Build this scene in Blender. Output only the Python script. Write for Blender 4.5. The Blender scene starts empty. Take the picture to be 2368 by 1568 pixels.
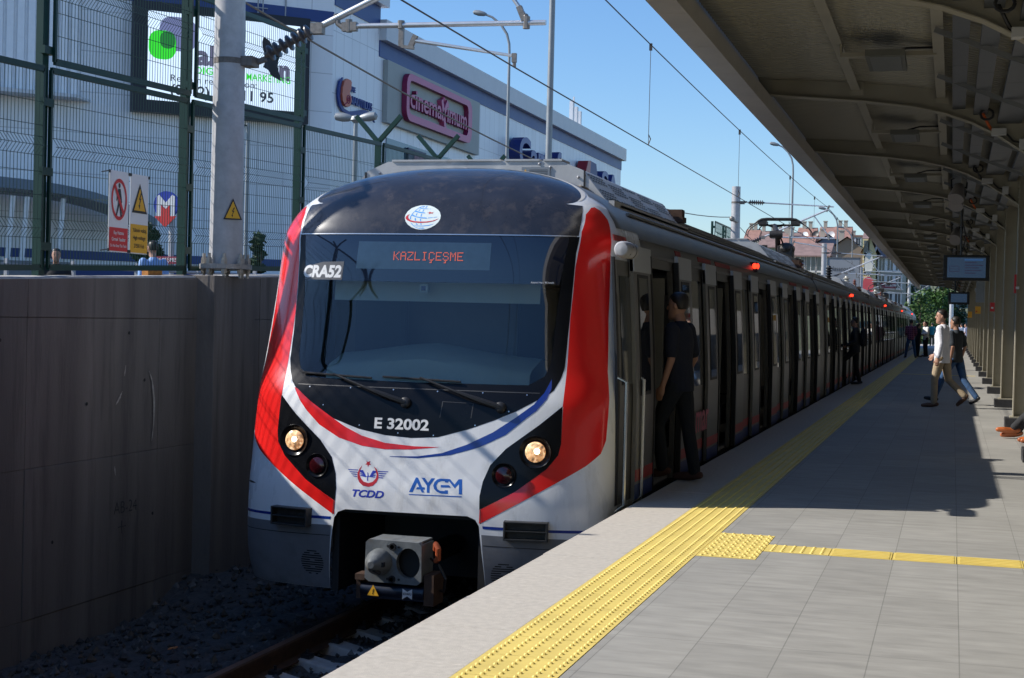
import bpy, bmesh, math, random
import numpy as np
from mathutils import Vector, Matrix
from mathutils.geometry import delaunay_2d_cdt, tessellate_polygon
random.seed(7)
R_=math.radians
SC=bpy.context.scene
COL=SC.collection
# ---------------------------------------------------------------- camera (eye 1.5 m above the platform, platform top is z=0, track runs along +y)
CR=Vector((0.959827, 0.279527, 0.024429)); CU=Vector((-0.027778, 0.008024, 0.999582)); CF=Vector((-0.279215, 0.960104, -0.015466))
EYE=Vector((0,0,1.5)); FPX=3500.0; IW,IH=2368.0,1568.5
cam_d=bpy.data.cameras.new('camera'); cam=bpy.data.objects.new('camera',cam_d); COL.objects.link(cam)
m=Matrix((( CR.x,CU.x,-CF.x,EYE.x),(CR.y,CU.y,-CF.y,EYE.y),(CR.z,CU.z,-CF.z,EYE.z),(0,0,0,1)))
cam.matrix_world=m
cam_d.sensor_width=36; cam_d.sensor_fit='HORIZONTAL'; cam_d.lens=FPX*36/IW; cam_d.clip_start=.05; cam_d.clip_end=3000
SC.camera=cam
# ---------------------------------------------------------------- light: clear sky, one sun low over the left shoulder
SUN=Vector((1.0,.25,-.77)).normalized()          # the way the light travels
el=math.asin(-SUN.z); az=math.atan2(-SUN.x,-SUN.y)
w=bpy.data.worlds.new('World'); SC.world=w; w.use_nodes=True
nt=w.node_tree; bg=nt.nodes['Background']
sky=nt.nodes.new('ShaderNodeTexSky'); sky.sky_type='NISHITA'; sky.sun_disc=False
sky.sun_elevation=el; sky.sun_rotation=az; sky.air_density=1.15; sky.dust_density=.25; sky.ozone_density=5.0; sky.altitude=50
hs=nt.nodes.new('ShaderNodeHueSaturation'); hs.inputs['Saturation'].default_value=1.1; nt.links.new(sky.outputs[0],hs.inputs['Color']); wb=nt.nodes.new('ShaderNodeMix'); wb.data_type='RGBA'; wb.blend_type='MULTIPLY'; wb.inputs[0].default_value=1; wb.inputs[7].default_value=(.90,.96,1.08,1); nt.links.new(hs.outputs[0],wb.inputs[6]); nt.links.new(wb.outputs[2],bg.inputs[0]); bg.inputs[1].default_value=.118
sd=bpy.data.lights.new('sun','SUN'); sd.energy=4.6; sd.angle=R_(.53); sd.color=(1,.95,.88)
so=bpy.data.objects.new('sun',sd); COL.objects.link(so); so.rotation_euler=SUN.to_track_quat('-Z','Y').to_euler()
SC.view_settings.view_transform='Standard'; SC.view_settings.look='None'; SC.view_settings.exposure=.4; SC.view_settings.gamma=1
SC.cycles.max_bounces=8; SC.cycles.diffuse_bounces=2; SC.cycles.transparent_max_bounces=16; SC.cycles.use_denoising=True
SC.cycles.sample_clamp_indirect=6
def ray(px,py): return (CF*FPX+CR*(px-IW/2)-CU*(py-IH/2)).normalized()
def at(px,py,y): d=ray(px,py); return EYE+d*((y-EYE.y)/d.y)
# ---------------------------------------------------------------- materials
MATS={}
def nn(t,ty,**kw):
    n=t.nodes.new(ty)
    for k,v in kw.items(): setattr(n,k,v)
    return n
def M(name,col,rough=.6,metal=0,var=.12,vs=3.0,bump=0,bs=60.0,coat=0,spec=.5,stretch=None,dirt=None,emit=None,es=0,alpha=None):
    if name in MATS: return MATS[name]
    mt=bpy.data.materials.new(name); mt.use_nodes=True; t=mt.node_tree; b=t.nodes['Principled BSDF']
    b.inputs['Roughness'].default_value=rough; b.inputs['Metallic'].default_value=metal
    b.inputs['Specular IOR Level'].default_value=spec; b.inputs['Coat Weight'].default_value=coat; b.inputs['Coat Roughness'].default_value=.08
    geo=nn(t,'ShaderNodeNewGeometry'); src=geo.outputs['Position']
    if stretch:
        mp=nn(t,'ShaderNodeMapping'); mp.inputs['Scale'].default_value=stretch; t.links.new(src,mp.inputs[0]); src=mp.outputs[0]
    base=None
    if var>0:
        nz=nn(t,'ShaderNodeTexNoise'); nz.inputs['Scale'].default_value=vs; nz.inputs['Detail'].default_value=6; nz.inputs['Roughness'].default_value=.62
        t.links.new(src,nz.inputs['Vector'])
        cr=nn(t,'ShaderNodeValToRGB'); cr.color_ramp.elements[0].position=.3; cr.color_ramp.elements[1].position=.72
        c0=[max(c*(1-var),0) for c in col]; c1=[min(c*(1+var),1) for c in col]
        cr.color_ramp.elements[0].color=(*c0,1); cr.color_ramp.elements[1].color=(*c1,1)
        t.links.new(nz.outputs['Fac'],cr.inputs[0]); base=cr.outputs[0]
        rr=nn(t,'ShaderNodeMapRange'); rr.inputs[3].default_value=max(rough-.07,.02); rr.inputs[4].default_value=min(rough+.07,1)
        t.links.new(nz.outputs['Fac'],rr.inputs[0]); t.links.new(rr.outputs[0],b.inputs['Roughness'])
    if dirt:
        n2=nn(t,'ShaderNodeTexNoise'); n2.inputs['Scale'].default_value=dirt[1]; n2.inputs['Detail'].default_value=8; n2.inputs['Roughness'].default_value=.7
        t.links.new(src,n2.inputs['Vector'])
        r2=nn(t,'ShaderNodeValToRGB'); r2.color_ramp.elements[0].position=dirt[2]; r2.color_ramp.elements[1].position=dirt[2]+.18
        r2.color_ramp.elements[0].color=(0,0,0,1); r2.color_ramp.elements[1].color=(dirt[3],)*3+(1,)
        t.links.new(n2.outputs['Fac'],r2.inputs[0])
        mx=nn(t,'ShaderNodeMix',data_type='RGBA'); mx.inputs[7].default_value=(*dirt[0],1)
        t.links.new(r2.outputs[0],mx.inputs[0])
        if base is not None: t.links.new(base,mx.inputs[6])
        else: mx.inputs[6].default_value=(*col,1)
        base=mx.outputs[2]
    if base is not None: t.links.new(base,b.inputs['Base Color'])
    else: b.inputs['Base Color'].default_value=(*col,1)
    if bump>0:
        n3=nn(t,'ShaderNodeTexNoise'); n3.inputs['Scale'].default_value=bs; n3.inputs['Detail'].default_value=4
        t.links.new(src,n3.inputs['Vector'])
        bp=nn(t,'ShaderNodeBump'); bp.inputs['Strength'].default_value=bump; bp.inputs['Distance'].default_value=.01
        t.links.new(n3.outputs['Fac'],bp.inputs['Height']); t.links.new(bp.outputs[0],b.inputs['Normal'])
    if emit: b.inputs['Emission Color'].default_value=(*emit,1); b.inputs['Emission Strength'].default_value=es
    MATS[name]=mt
    return mt
def grid_mat(name,col,du,dv,w_,h_,mort=.004,line=.55,offset=.5,rough=.7,var=.1,vs=2,bump=.3,spec=.4,tilevar=.06,stretch=None,dirt=None):
    """surface with joints: u along du, v along dv (world vectors)"""
    mt=M(name,col,rough=rough,var=var,vs=vs,spec=spec,stretch=stretch,dirt=dirt); t=mt.node_tree; b=t.nodes['Principled BSDF']
    geo=nn(t,'ShaderNodeNewGeometry'); cb=nn(t,'ShaderNodeCombineXYZ')
    for i,d in enumerate((du,dv)):
        vm=nn(t,'ShaderNodeVectorMath',operation='DOT_PRODUCT'); vm.inputs[1].default_value=d[:3]
        t.links.new(geo.outputs['Position'],vm.inputs[0])
        ad=nn(t,'ShaderNodeMath',operation='ADD'); ad.inputs[1].default_value=d[3] if len(d)>3 else 0
        t.links.new(vm.outputs['Value'],ad.inputs[0]); t.links.new(ad.outputs[0],cb.inputs[i])
    br=nn(t,'ShaderNodeTexBrick'); br.offset=offset; br.inputs['Scale'].default_value=1
    br.inputs['Brick Width'].default_value=w_; br.inputs['Row Height'].default_value=h_; br.inputs['Mortar Size'].default_value=mort
    br.inputs['Mortar Smooth'].default_value=.1; br.inputs['Bias'].default_value=0
    br.inputs['Color1'].default_value=(1-tilevar,)*3+(1,); br.inputs['Color2'].default_value=(1+tilevar,)*3+(1,); br.inputs['Mortar'].default_value=(line,)*3+(1,)
    t.links.new(cb.outputs[0],br.inputs['Vector'])
    old=b.inputs['Base Color'].links[0].from_socket if b.inputs['Base Color'].links else None
    mx=nn(t,'ShaderNodeMix',data_type='RGBA',blend_type='MULTIPLY'); mx.inputs[0].default_value=1
    if old is not None: t.links.new(old,mx.inputs[6])
    else: mx.inputs[6].default_value=(*col,1)
    t.links.new(br.outputs['Color'],mx.inputs[7]); t.links.new(mx.outputs[2],b.inputs['Base Color'])
    return mt
def glass_mat(name,tint,refl=1.0):
    mt=bpy.data.materials.new(name); mt.use_nodes=True; t=mt.node_tree; t.nodes.remove(t.nodes['Principled BSDF'])
    out=t.nodes['Material Output']; tr=nn(t,'ShaderNodeBsdfTransparent'); tr.inputs[0].default_value=(*tint,1)
    gl=nn(t,'ShaderNodeBsdfGlossy'); gl.inputs['Roughness'].default_value=.0; gl.inputs[0].default_value=(refl,refl,refl,1)
    fr=nn(t,'ShaderNodeFresnel'); fr.inputs[0].default_value=1.65
    mx=nn(t,'ShaderNodeMixShader'); t.links.new(fr.outputs[0],mx.inputs[0]); t.links.new(tr.outputs[0],mx.inputs[1]); t.links.new(gl.outputs[0],mx.inputs[2])
    t.links.new(mx.outputs[0],out.inputs[0]); MATS[name]=mt
    return mt
# ---------------------------------------------------------------- mesh helpers
class MB:
    def __init__(s): s.v=[]; s.f=[]; s.mi=[]; s.m=0
    def add(s,vs,fs,m=None):
        o=len(s.v); s.v+= [tuple(v) for v in vs]
        for f in fs: s.f.append([i+o for i in f]); s.mi.append(s.m if m is None else m)
        return s
    def box(s,a,b,m=None):
        x0,y0,z0=[min(a[i],b[i]) for i in range(3)]; x1,y1,z1=[max(a[i],b[i]) for i in range(3)]
        return s.add([(x0,y0,z0),(x1,y0,z0),(x1,y1,z0),(x0,y1,z0),(x0,y0,z1),(x1,y0,z1),(x1,y1,z1),(x0,y1,z1)],
              [(3,2,1,0),(4,5,6,7),(0,1,5,4),(1,2,6,5),(2,3,7,6),(3,0,4,7)],m)
    def obox(s,c,ax,ay,az,m=None):
        c=Vector(c); ax=Vector(ax); ay=Vector(ay); az=Vector(az)
        P=[c+sx*ax+sy*ay+sz*az for sz in (-1,1) for sx,sy in ((-1,-1),(1,-1),(1,1),(-1,1))]
        F=[(3,2,1,0),(4,5,6,7),(0,1,5,4),(1,2,6,5),(2,3,7,6),(3,0,4,7)]
        if ax.cross(ay).dot(az)<0: F=[f[::-1] for f in F]
        return s.add(P,F,m)
    def bar(s,p,q,w_,h_,up=(0,0,1),m=None):
        p=Vector(p); q=Vector(q); d=(q-p); L=d.length; d.normalize(); up=Vector(up)
        if abs(d.dot(up))>.98: up=Vector((1,0,0))
        r=d.cross(up).normalized(); u=r.cross(d)
        return s.obox((p+q)/2,r*w_/2,d*L/2,u*h_/2,m)
    def tube(s,pts,r,n=8,m=None,cap=True):
        pts=[Vector(p) for p in pts]; k=len(pts); rs=r if isinstance(r,(list,tuple)) else [r]*k
        vs=[]; prev=None
        for i,p in enumerate(pts):
            d=(pts[min(i+1,k-1)]-pts[max(i-1,0)]); d=d.normalized() if d.length>1e-9 else Vector((0,0,1))
            if prev is None:
                a=Vector((0,0,1)) if abs(d.z)<.9 else Vector((1,0,0)); u=d.cross(a).normalized()
            else:
                u=(prev-d*prev.dot(d)); u=u.normalized() if u.length>1e-6 else d.orthogonal().normalized()
            prev=u; v=d.cross(u)
            for j in range(n):
                t=2*math.pi*(j+.5)/n; vs.append(p+(u*math.cos(t)+v*math.sin(t))*rs[i])
        fs=[]
        for i in range(k-1):
            for j in range(n):
                a=i*n+j; b=i*n+(j+1)%n; fs.append((a,b,b+n,a+n))
        if cap: fs.append(tuple(range(n))[::-1]); fs.append(tuple((k-1)*n+j for j in range(n)))
        return s.add(vs,fs,m)
    def lathe(s,c,axis,prof,n=24,m=None):
        """prof: list of (along, radius)"""
        c=Vector(c); a=Vector(axis).normalized(); u=a.orthogonal().normalized(); v=a.cross(u); k=len(prof); vs=[]
        for t,r in prof:
            for j in range(n): w_=2*math.pi*j/n; vs.append(c+a*t+(u*math.cos(w_)+v*math.sin(w_))*max(r,1e-4))
        fs=[(i*n+j,i*n+(j+1)%n,(i+1)*n+(j+1)%n,(i+1)*n+j) for i in range(k-1) for j in range(n)]
        fs+=[tuple(range(n))[::-1],tuple((k-1)*n+j for j in range(n))]
        return s.add(vs,fs,m)
    def prism(s,poly,frame,depth,m=None):
        """poly 2-D (ccw), frame (origin,u,v,n): extruded along n from 0 to depth"""
        o,u,v,n=[Vector(x) for x in frame]; k=len(poly)
        A=[o+u*p[0]+v*p[1] for p in poly]; B=[a+n*depth for a in A]
        tr=tessellate_polygon([[Vector((p[0],p[1],0)) for p in poly]])
        fs=[]
        for t in tr:
            a,b,c=[poly[i] for i in t]; cr=(b[0]-a[0])*(c[1]-a[1])-(b[1]-a[1])*(c[0]-a[0])
            t=tuple(t) if cr>0 else tuple(t)[::-1]
            fs.append(tuple(i+k for i in t)); fs.append(t[::-1])
        area=sum(poly[i][0]*poly[(i+1)%k][1]-poly[(i+1)%k][0]*poly[i][1] for i in range(k))
        for i in range(k):
            j=(i+1)%k; f=(i,j,j+k,i+k); fs.append(f if area>0 else f[::-1])
        if u.cross(v).dot(n)*depth<0: fs=[f[::-1] for f in fs]
        return s.add(A+B,fs,m)
    def quad(s,a,b,c,d,m=None): return s.add([a,b,c,d],[(0,1,2,3)],m)
    def sphere(s,c,r,n=12,k=8,m=None):
        c=Vector(c); r=r if isinstance(r,(tuple,list)) else (r,r,r); vs=[]
        for i in range(k+1):
            ph=math.pi*i/k
            for j in range(n):
                t=2*math.pi*j/n; vs.append((c.x+r[0]*math.sin(ph)*math.cos(t),c.y+r[1]*math.sin(ph)*math.sin(t),c.z-r[2]*math.cos(ph)))
        fs=[(i*n+j,i*n+(j+1)%n,(i+1)*n+(j+1)%n,(i+1)*n+j) for i in range(k) for j in range(n)]
        return s.add(vs,fs,m)
    def build(s,name,mats,parent=None,smooth=False,ang=35,bevel=0):
        me=bpy.data.meshes.new(name); me.from_pydata(s.v,[],s.f)
        mats=mats if isinstance(mats,(list,tuple)) else [mats]
        for q in mats: me.materials.append(q)
        if len(mats)>1: me.polygons.foreach_set('material_index',s.mi)
        if smooth:
            me.polygons.foreach_set('use_smooth',[True]*len(me.polygons))
            me.set_sharp_from_angle(angle=R_(ang))
        me.update(); o=bpy.data.objects.new(name,me); COL.objects.link(o)
        if parent: par(o,parent)
        if bevel:
            b=o.modifiers.new('b','BEVEL'); b.width=bevel; b.segments=2; b.limit_method='ANGLE'
        return o
ROOTLOC={}
def par(o,p):
    o.parent=p
    r=p
    while r.parent: r=r.parent
    if p.parent is None: o.matrix_parent_inverse=Matrix.Translation(-ROOTLOC.get(p.name,Vector((0,0,0))))
def tag(o,label=None,cat=None,group=None,kind=None):
    if label: o['label']=label
    if cat: o['category']=cat
    if group: o['group']=group
    if kind: o['kind']=kind
    return o
def thing(name,label,cat,loc=(0,0,0),group=None):
    o=bpy.data.objects.new(name,None); COL.objects.link(o); o.location=loc; o.empty_display_size=.2
    ROOTLOC[o.name]=Vector(loc)
    return tag(o,label,cat,group)
def clone(root,delta,label,group=None):
    c=root.copy(); COL.objects.link(c); c.location=Vector(root.location)+Vector(delta); c['label']=label
    if group: c['group']=group
    def rec(o,p):
        for ch in o.children:
            d=ch.copy(); COL.objects.link(d); d.parent=p; rec(ch,d)
    rec(root,c); return c
TXT={}
def text_geo(s,bold=0,shear=0,spacing=1.0):
    """2-D triangles of a text, height of a capital = 1"""
    key=(s,bold,shear,spacing)
    if key in TXT: return TXT[key]
    cu=bpy.data.curves.new('t','FONT'); cu.body=s; cu.size=1; cu.offset=bold; cu.shear=shear; cu.space_character=spacing; cu.resolution_u=4
    o=bpy.data.objects.new('t',cu); COL.objects.link(o)
    dg=bpy.context.evaluated_depsgraph_get(); me=bpy.data.meshes.new_from_object(o.evaluated_get(dg))
    vs=[(v.co.x/.73,v.co.y/.73) for v in me.vertices]; fs=[tuple(p.vertices) for p in me.polygons]
    bpy.data.objects.remove(o); bpy.data.meshes.remove(me); bpy.data.curves.remove(cu)
    x0=min(v[0] for v in vs); vs=[(v[0]-x0,v[1]) for v in vs]
    TXT[key]=(vs,fs); return TXT[key]
def text(mb,s,o,u,v,height,width=None,bold=.0,shear=0,depth=0,m=None,center=False):
    """flat (or extruded) lettering; o = left end of the base line, u along, v up; n = u x v"""
    vs,fs=text_geo(s,bold,shear); o=Vector(o); u=Vector(u).normalized(); v=Vector(v).normalized(); n=u.cross(v)
    W=max(p[0] for p in vs); sx=(width/W) if width else height
    if center: o=o-u*(W*sx/2)
    A=[o+u*(p[0]*sx)+v*(p[1]*height) for p in vs]
    if not depth: return mb.add(A,fs,m)
    k=len(A); B=[a+n*depth for a in A]; ed={}
    for f in fs:
        for i in range(len(f)):
            a,b=f[i],f[(i+1)%len(f)]; ed[(a,b)]=1
    F=[tuple(i+k for i in f) for f in fs]
    F+=[(a,b,b+k,a+k) for (a,b) in ed if (b,a) not in ed]
    return mb.add(A+B,F,m)
def inside(p,poly):
    x,y=p; c=False; n=len(poly)
    for i in range(n):
        x1,y1=poly[i]; x2,y2=poly[i-1]
        if (y1>y)!=(y2>y) and x<(x2-x1)*(y-y1)/(y2-y1)+x1: c=not c
    return c
# ---- shape of the train nose: S(q, z) gives a point, q runs from the middle of the face (0) round the corner (1) and along the side
XC=-4.2
def pchip(xk,yk):
    xk=np.array(xk,float); yk=np.array(yk,float); h=np.diff(xk); d=np.diff(yk)/h
    m=np.zeros_like(yk); m[0]=d[0]; m[-1]=d[-1]
    for i in range(1,len(xk)-1):
        if d[i-1]*d[i]>0:
            w1=2*h[i]+h[i-1]; w2=h[i]+2*h[i-1]; m[i]=(w1+w2)/(w1/d[i-1]+w2/d[i])
    def f(x):
        x=min(max(float(x),xk[0]),xk[-1]); i=min(int(np.searchsorted(xk,x,'right'))-1,len(h)-1); i=max(i,0)
        t=(x-xk[i])/h[i]
        return (2*t**3-3*t*t+1)*yk[i]+(t**3-2*t*t+t)*h[i]*m[i]+(-2*t**3+3*t*t)*yk[i+1]+(t**3-t*t)*h[i]*m[i+1]
    return f
YF=pchip([-1.05,-.75,-.26,0,.21,.45,.765,1.07,1.6,2.16,2.3,2.44,2.55,2.65,2.72,2.77,2.805],
         [11.66,11.54,11.475,11.487,11.525,11.565,11.62,11.735,11.86,11.95,12.005,12.09,12.2,12.33,12.47,12.62,12.85])
ZT=2.81
def WZ(z):
    if z<-.5: return 1.6-.12*((-.5-z)/.5)**2
    if z<.8: return 1.6
    if z<2.05: return 1.6-.07*((z-.8)/1.25)**1.3
    u=min((z-2.05)/.76,1.0)
    return 1.53*max(1-u**2.2,0)**(1/2.2)
def DZ(z):
    return .6 if z<2.3 else .6-.25*((z-2.3)/.51)
_th=np.linspace(0,np.pi/2,4000); _r=np.sin(_th)**(2/3); _h=1-np.cos(_th)**(2/3)
_L=np.concatenate([[0],np.cumsum(np.hypot(1.6*np.diff(_r),.6*np.diff(_h)))]); _q=_L/_L[-1]
YB=13.2
def S(q,z):
    a=abs(q); sg=1 if q>=0 else -1
    w=WZ(z); yf=YF(z); D=DZ(z)
    if a<=1:
        r=np.interp(a,_q,_r); h=np.interp(a,_q,_h)
        return np.array([XC+sg*w*r, yf+D*h, z])
    return np.array([XC+sg*w, yf+D+(a-1)*(YB-yf-D), z])
ND={
'red_band':[(0.797,2.412),(0.746,2.351),(0.701,2.2),(0.672,1.911),(0.652,1.483),(0.647,1.061),(0.644,0.785),(0.646,0.778),(0.648,0.487),(0.639,0.396),(0.595,0.285),(0.473,0.104),(0.325,-0.053),(0.325,-0.163),(0.335,-0.157),(0.543,0.071),(0.76,0.315),(0.827,0.409),(0.852,0.512),(0.856,0.707),(0.855,0.838),(0.833,1.066),(0.829,1.49),(0.84,1.921),(0.847,2.183),(0.857,2.317),(0.845,2.39),(0.822,2.42)],
'lamp_cluster':[(0.644,0.784),(0.556,0.637),(0.419,0.434),(0.357,0.3),(0.331,0.169),(0.322,0.053),(0.324,-0.053),(0.473,0.104),(0.595,0.285),(0.639,0.396),(0.648,0.487)],
'maskR':[(0.764,2.434),(0.707,2.363),(0.663,2.228),(0.64,2.024),(0.611,1.68),(0.594,1.339),(0.591,1.086),(0.584,0.989)],
'maskL':[(-0.74,2.441),(-0.695,2.289),(-0.682,2.149),(-0.692,1.936),(-0.696,1.633),(-0.691,1.393),(-0.681,1.154),(-0.657,1.008),(-0.616,0.909),(-0.578,0.847)],
'maskB':[(-0.534,0.752),(-0.387,0.636),(-0.242,0.542),(-0.119,0.499),(0.022,0.485),(0.159,0.523),(0.279,0.598),(0.409,0.693),(0.488,0.776)],
'glass':[(-0.666,2.156),(-0.094,2.147),(0.643,2.151),(0.618,1.908),(0.59,1.551),(0.573,1.282),(0.567,1.127),(0.546,1.015),(0.483,0.942),(0.134,0.936),(-0.217,0.935),(-0.471,0.942),(-0.529,0.966),(-0.578,1.058),(-0.613,1.233),(-0.629,1.425),(-0.647,1.8)],
'opening':[(-0.36,-0.828),(-0.33,-0.339),(-0.318,-0.163),(-0.303,-0.132),(-0.273,-0.115),(0.018,-0.11),(0.292,-0.112),(0.32,-0.135),(0.335,-0.179),(0.348,-0.388),(0.373,-0.721)],
'red_sw':[(-0.583,0.853),(-0.539,0.742),(-0.479,0.646),(-0.503,0.673),(-0.431,0.558),(-0.331,0.46),(-0.22,0.404),(-0.114,0.385),(0.004,0.396),(0.133,0.424),(0.018,0.421),(-0.116,0.437),(-0.224,0.486),(-0.304,0.55),(-0.379,0.63),(-0.375,0.627),(-0.485,0.739),(-0.563,0.841)],
'blue_sw':[(-0.089,0.331),(0.036,0.342),(0.144,0.378),(0.249,0.453),(0.358,0.559),(0.451,0.683),(0.527,0.83),(0.522,0.779),(0.567,0.892),(0.587,0.992),(0.588,0.92),(0.57,0.837),(0.525,0.724),(0.561,0.832),(0.499,0.686),(0.414,0.544),(0.306,0.438),(0.181,0.365),(0.037,0.327),(-0.089,0.328)],
'A':[(0.012,0.056),(0.037,0.174),(0.046,0.173),(0.068,0.1),(0.08,0.099),(0.081,0.082),(0.073,0.081),(0.08,0.058),(0.069,0.058),(0.061,0.081),(0.042,0.08),(0.046,0.098),(0.055,0.099),(0.044,0.135),(0.028,0.057)],
'Y':[(0.062,0.174),(0.076,0.174),(0.093,0.137),(0.107,0.175),(0.122,0.175),(0.101,0.114),(0.103,0.058),(0.091,0.058),(0.089,0.113)],
'G':[(0.186,0.175),(0.181,0.147),(0.168,0.147),(0.166,0.157),(0.151,0.156),(0.137,0.145),(0.13,0.119),(0.136,0.092),(0.149,0.079),(0.169,0.079),(0.17,0.086),(0.183,0.086),(0.184,0.059),(0.156,0.058),(0.136,0.069),(0.122,0.091),(0.117,0.118),(0.121,0.146),(0.132,0.167),(0.147,0.176)],
'Gbar':[(0.15,0.125),(0.186,0.127),(0.195,0.109),(0.151,0.106)],
'Mg':[(0.181,0.148),(0.18,0.174),(0.188,0.175),(0.21,0.135),(0.226,0.178),(0.241,0.179),(0.246,0.06),(0.232,0.06),(0.229,0.142),(0.212,0.105),(0.184,0.16)],
'U':[(0.012,0.04),(0.246,0.046),(0.245,0.038),(0.012,0.033)],
'star':[(-0.193,0.284),(-0.185,0.276),(-0.175,0.285),(-0.178,0.268),(-0.17,0.255),(-0.18,0.253),(-0.184,0.236),(-0.187,0.253),(-0.197,0.254),(-0.19,0.267)],
'cres':[(-0.21,0.247),(-0.221,0.22),(-0.229,0.184),(-0.227,0.143),(-0.217,0.109),(-0.199,0.084),(-0.174,0.077),(-0.153,0.088),(-0.137,0.12),(-0.131,0.153),(-0.134,0.188),(-0.143,0.223),(-0.157,0.242),(-0.147,0.212),(-0.141,0.177),(-0.143,0.147),(-0.155,0.12),(-0.174,0.107),(-0.197,0.116),(-0.211,0.14),(-0.219,0.17),(-0.219,0.205)],
'wings':[[(-0.277,0.209),(-0.228,0.21),(-0.228,0.203),(-0.27,0.203)],[(-0.269,0.192),(-0.23,0.192),(-0.229,0.185),(-0.262,0.186)],[(-0.26,0.176),(-0.231,0.175),(-0.23,0.168),(-0.253,0.17)],[(-0.251,0.16),(-0.231,0.158),(-0.231,0.151),(-0.244,0.154)],[(-0.136,0.208),(-0.088,0.209),(-0.093,0.202),(-0.136,0.201)],[(-0.132,0.193),(-0.096,0.192),(-0.1,0.185),(-0.132,0.185)],[(-0.131,0.175),(-0.102,0.174),(-0.107,0.167),(-0.131,0.168)],[(-0.131,0.159),(-0.108,0.158),(-0.113,0.15),(-0.13,0.152)],[(-0.219,0.208),(-0.205,0.208),(-0.186,0.155),(-0.191,0.153),(-0.215,0.162),(-0.215,0.169),(-0.197,0.167),(-0.216,0.175),(-0.216,0.183),(-0.202,0.179),(-0.218,0.191)],[(-0.145,0.208),(-0.16,0.209),(-0.174,0.156),(-0.167,0.155),(-0.147,0.154),(-0.146,0.161),(-0.164,0.164),(-0.146,0.169),(-0.146,0.177),(-0.159,0.178),(-0.145,0.192)],[(-0.184,0.193),(-0.18,0.189),(-0.178,0.171),(-0.174,0.158),(-0.179,0.152),(-0.177,0.121),(-0.182,0.128),(-0.183,0.153),(-0.187,0.159),(-0.182,0.162)]],
'g_disc':[(-0.147,2.3),(-0.148,2.328),(-0.142,2.358),(-0.128,2.384),(-0.109,2.399),(-0.086,2.41),(-0.061,2.412),(-0.033,2.408),(-0.01,2.396),(0.012,2.375),(0.026,2.352),(0.034,2.322),(0.034,2.293),(0.027,2.265),(0.014,2.24),(-0.005,2.219),(-0.027,2.205),(-0.053,2.199),(-0.079,2.205),(-0.103,2.22),(-0.123,2.243),(-0.137,2.268)],
'g_red':[(-0.126,2.334),(-0.131,2.322),(-0.131,2.307),(-0.125,2.293),(-0.114,2.28),(-0.092,2.271),(-0.065,2.268),(-0.034,2.269),(-0.002,2.277),(0.028,2.297),(0.005,2.274),(-0.026,2.261),(-0.062,2.257),(-0.091,2.26),(-0.113,2.267),(-0.131,2.279),(-0.143,2.297),(-0.142,2.312),(-0.136,2.324)],
'g_star':[(-0.04,2.346),(-0.029,2.346),(-0.026,2.355),(-0.019,2.347),(-0.003,2.349),(-0.013,2.343),(-0.005,2.336),(-0.019,2.341),(-0.03,2.333),(-0.027,2.342)],
'g_blue':[[(-0.056,2.406),(-0.073,2.403),(-0.088,2.391),(-0.103,2.367),(-0.115,2.337),(-0.12,2.312),(-0.12,2.289),(-0.114,2.287),(-0.116,2.312),(-0.111,2.339),(-0.102,2.362),(-0.087,2.387),(-0.07,2.4)],[(-0.084,2.391),(-0.064,2.383),(-0.037,2.381),(-0.037,2.377),(-0.063,2.377),(-0.089,2.385)],[(-0.032,2.381),(-0.024,2.38),(-0.025,2.377),(-0.031,2.377)],[(-0.102,2.364),(-0.084,2.355),(-0.05,2.347),(-0.048,2.34),(-0.076,2.343),(-0.107,2.355)],[(-0.112,2.33),(-0.091,2.314),(-0.065,2.306),(-0.035,2.303),(-0.034,2.295),(-0.064,2.297),(-0.098,2.31),(-0.115,2.321)],[(-0.03,2.302),(-0.006,2.306),(-0.005,2.302),(-0.029,2.297)],[(-0.001,2.306),(0.017,2.312),(0.015,2.308),(-0.001,2.303)],[(-0.082,2.376),(-0.078,2.374),(-0.083,2.359),(-0.087,2.36)],[(-0.063,2.372),(-0.058,2.372),(-0.061,2.354),(-0.065,2.354)],[(-0.092,2.341),(-0.088,2.341),(-0.09,2.32),(-0.094,2.321)],[(-0.068,2.336),(-0.063,2.335),(-0.064,2.311),(-0.068,2.312)],[(-0.096,2.3),(-0.09,2.298),(-0.086,2.275),(-0.092,2.276)],[(-0.068,2.293),(-0.063,2.292),(-0.06,2.272),(-0.065,2.272)],[(-0.085,2.253),(-0.079,2.253),(-0.072,2.239),(-0.078,2.239)],[(-0.062,2.253),(-0.057,2.253),(-0.054,2.237),(-0.057,2.238)],[(-0.111,2.259),(-0.106,2.256),(-0.096,2.239),(-0.085,2.225),(-0.067,2.212),(-0.04,2.207),(-0.053,2.204),(-0.072,2.211),(-0.089,2.225),(-0.103,2.243)],[(-0.096,2.238),(-0.077,2.233),(-0.05,2.233),(-0.02,2.239),(0.009,2.252),(-0.017,2.234),(-0.045,2.228),(-0.077,2.229)],[(-0.065,2.222),(-0.061,2.221),(-0.037,2.208),(-0.043,2.208)],[(-0.05,2.222),(-0.046,2.221),(-0.035,2.208),(-0.039,2.209)],[(-0.064,2.403),(-0.059,2.404),(-0.068,2.389),(-0.071,2.389)],[(-0.051,2.404),(-0.045,2.403),(-0.052,2.386),(-0.056,2.386)]],
}
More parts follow.
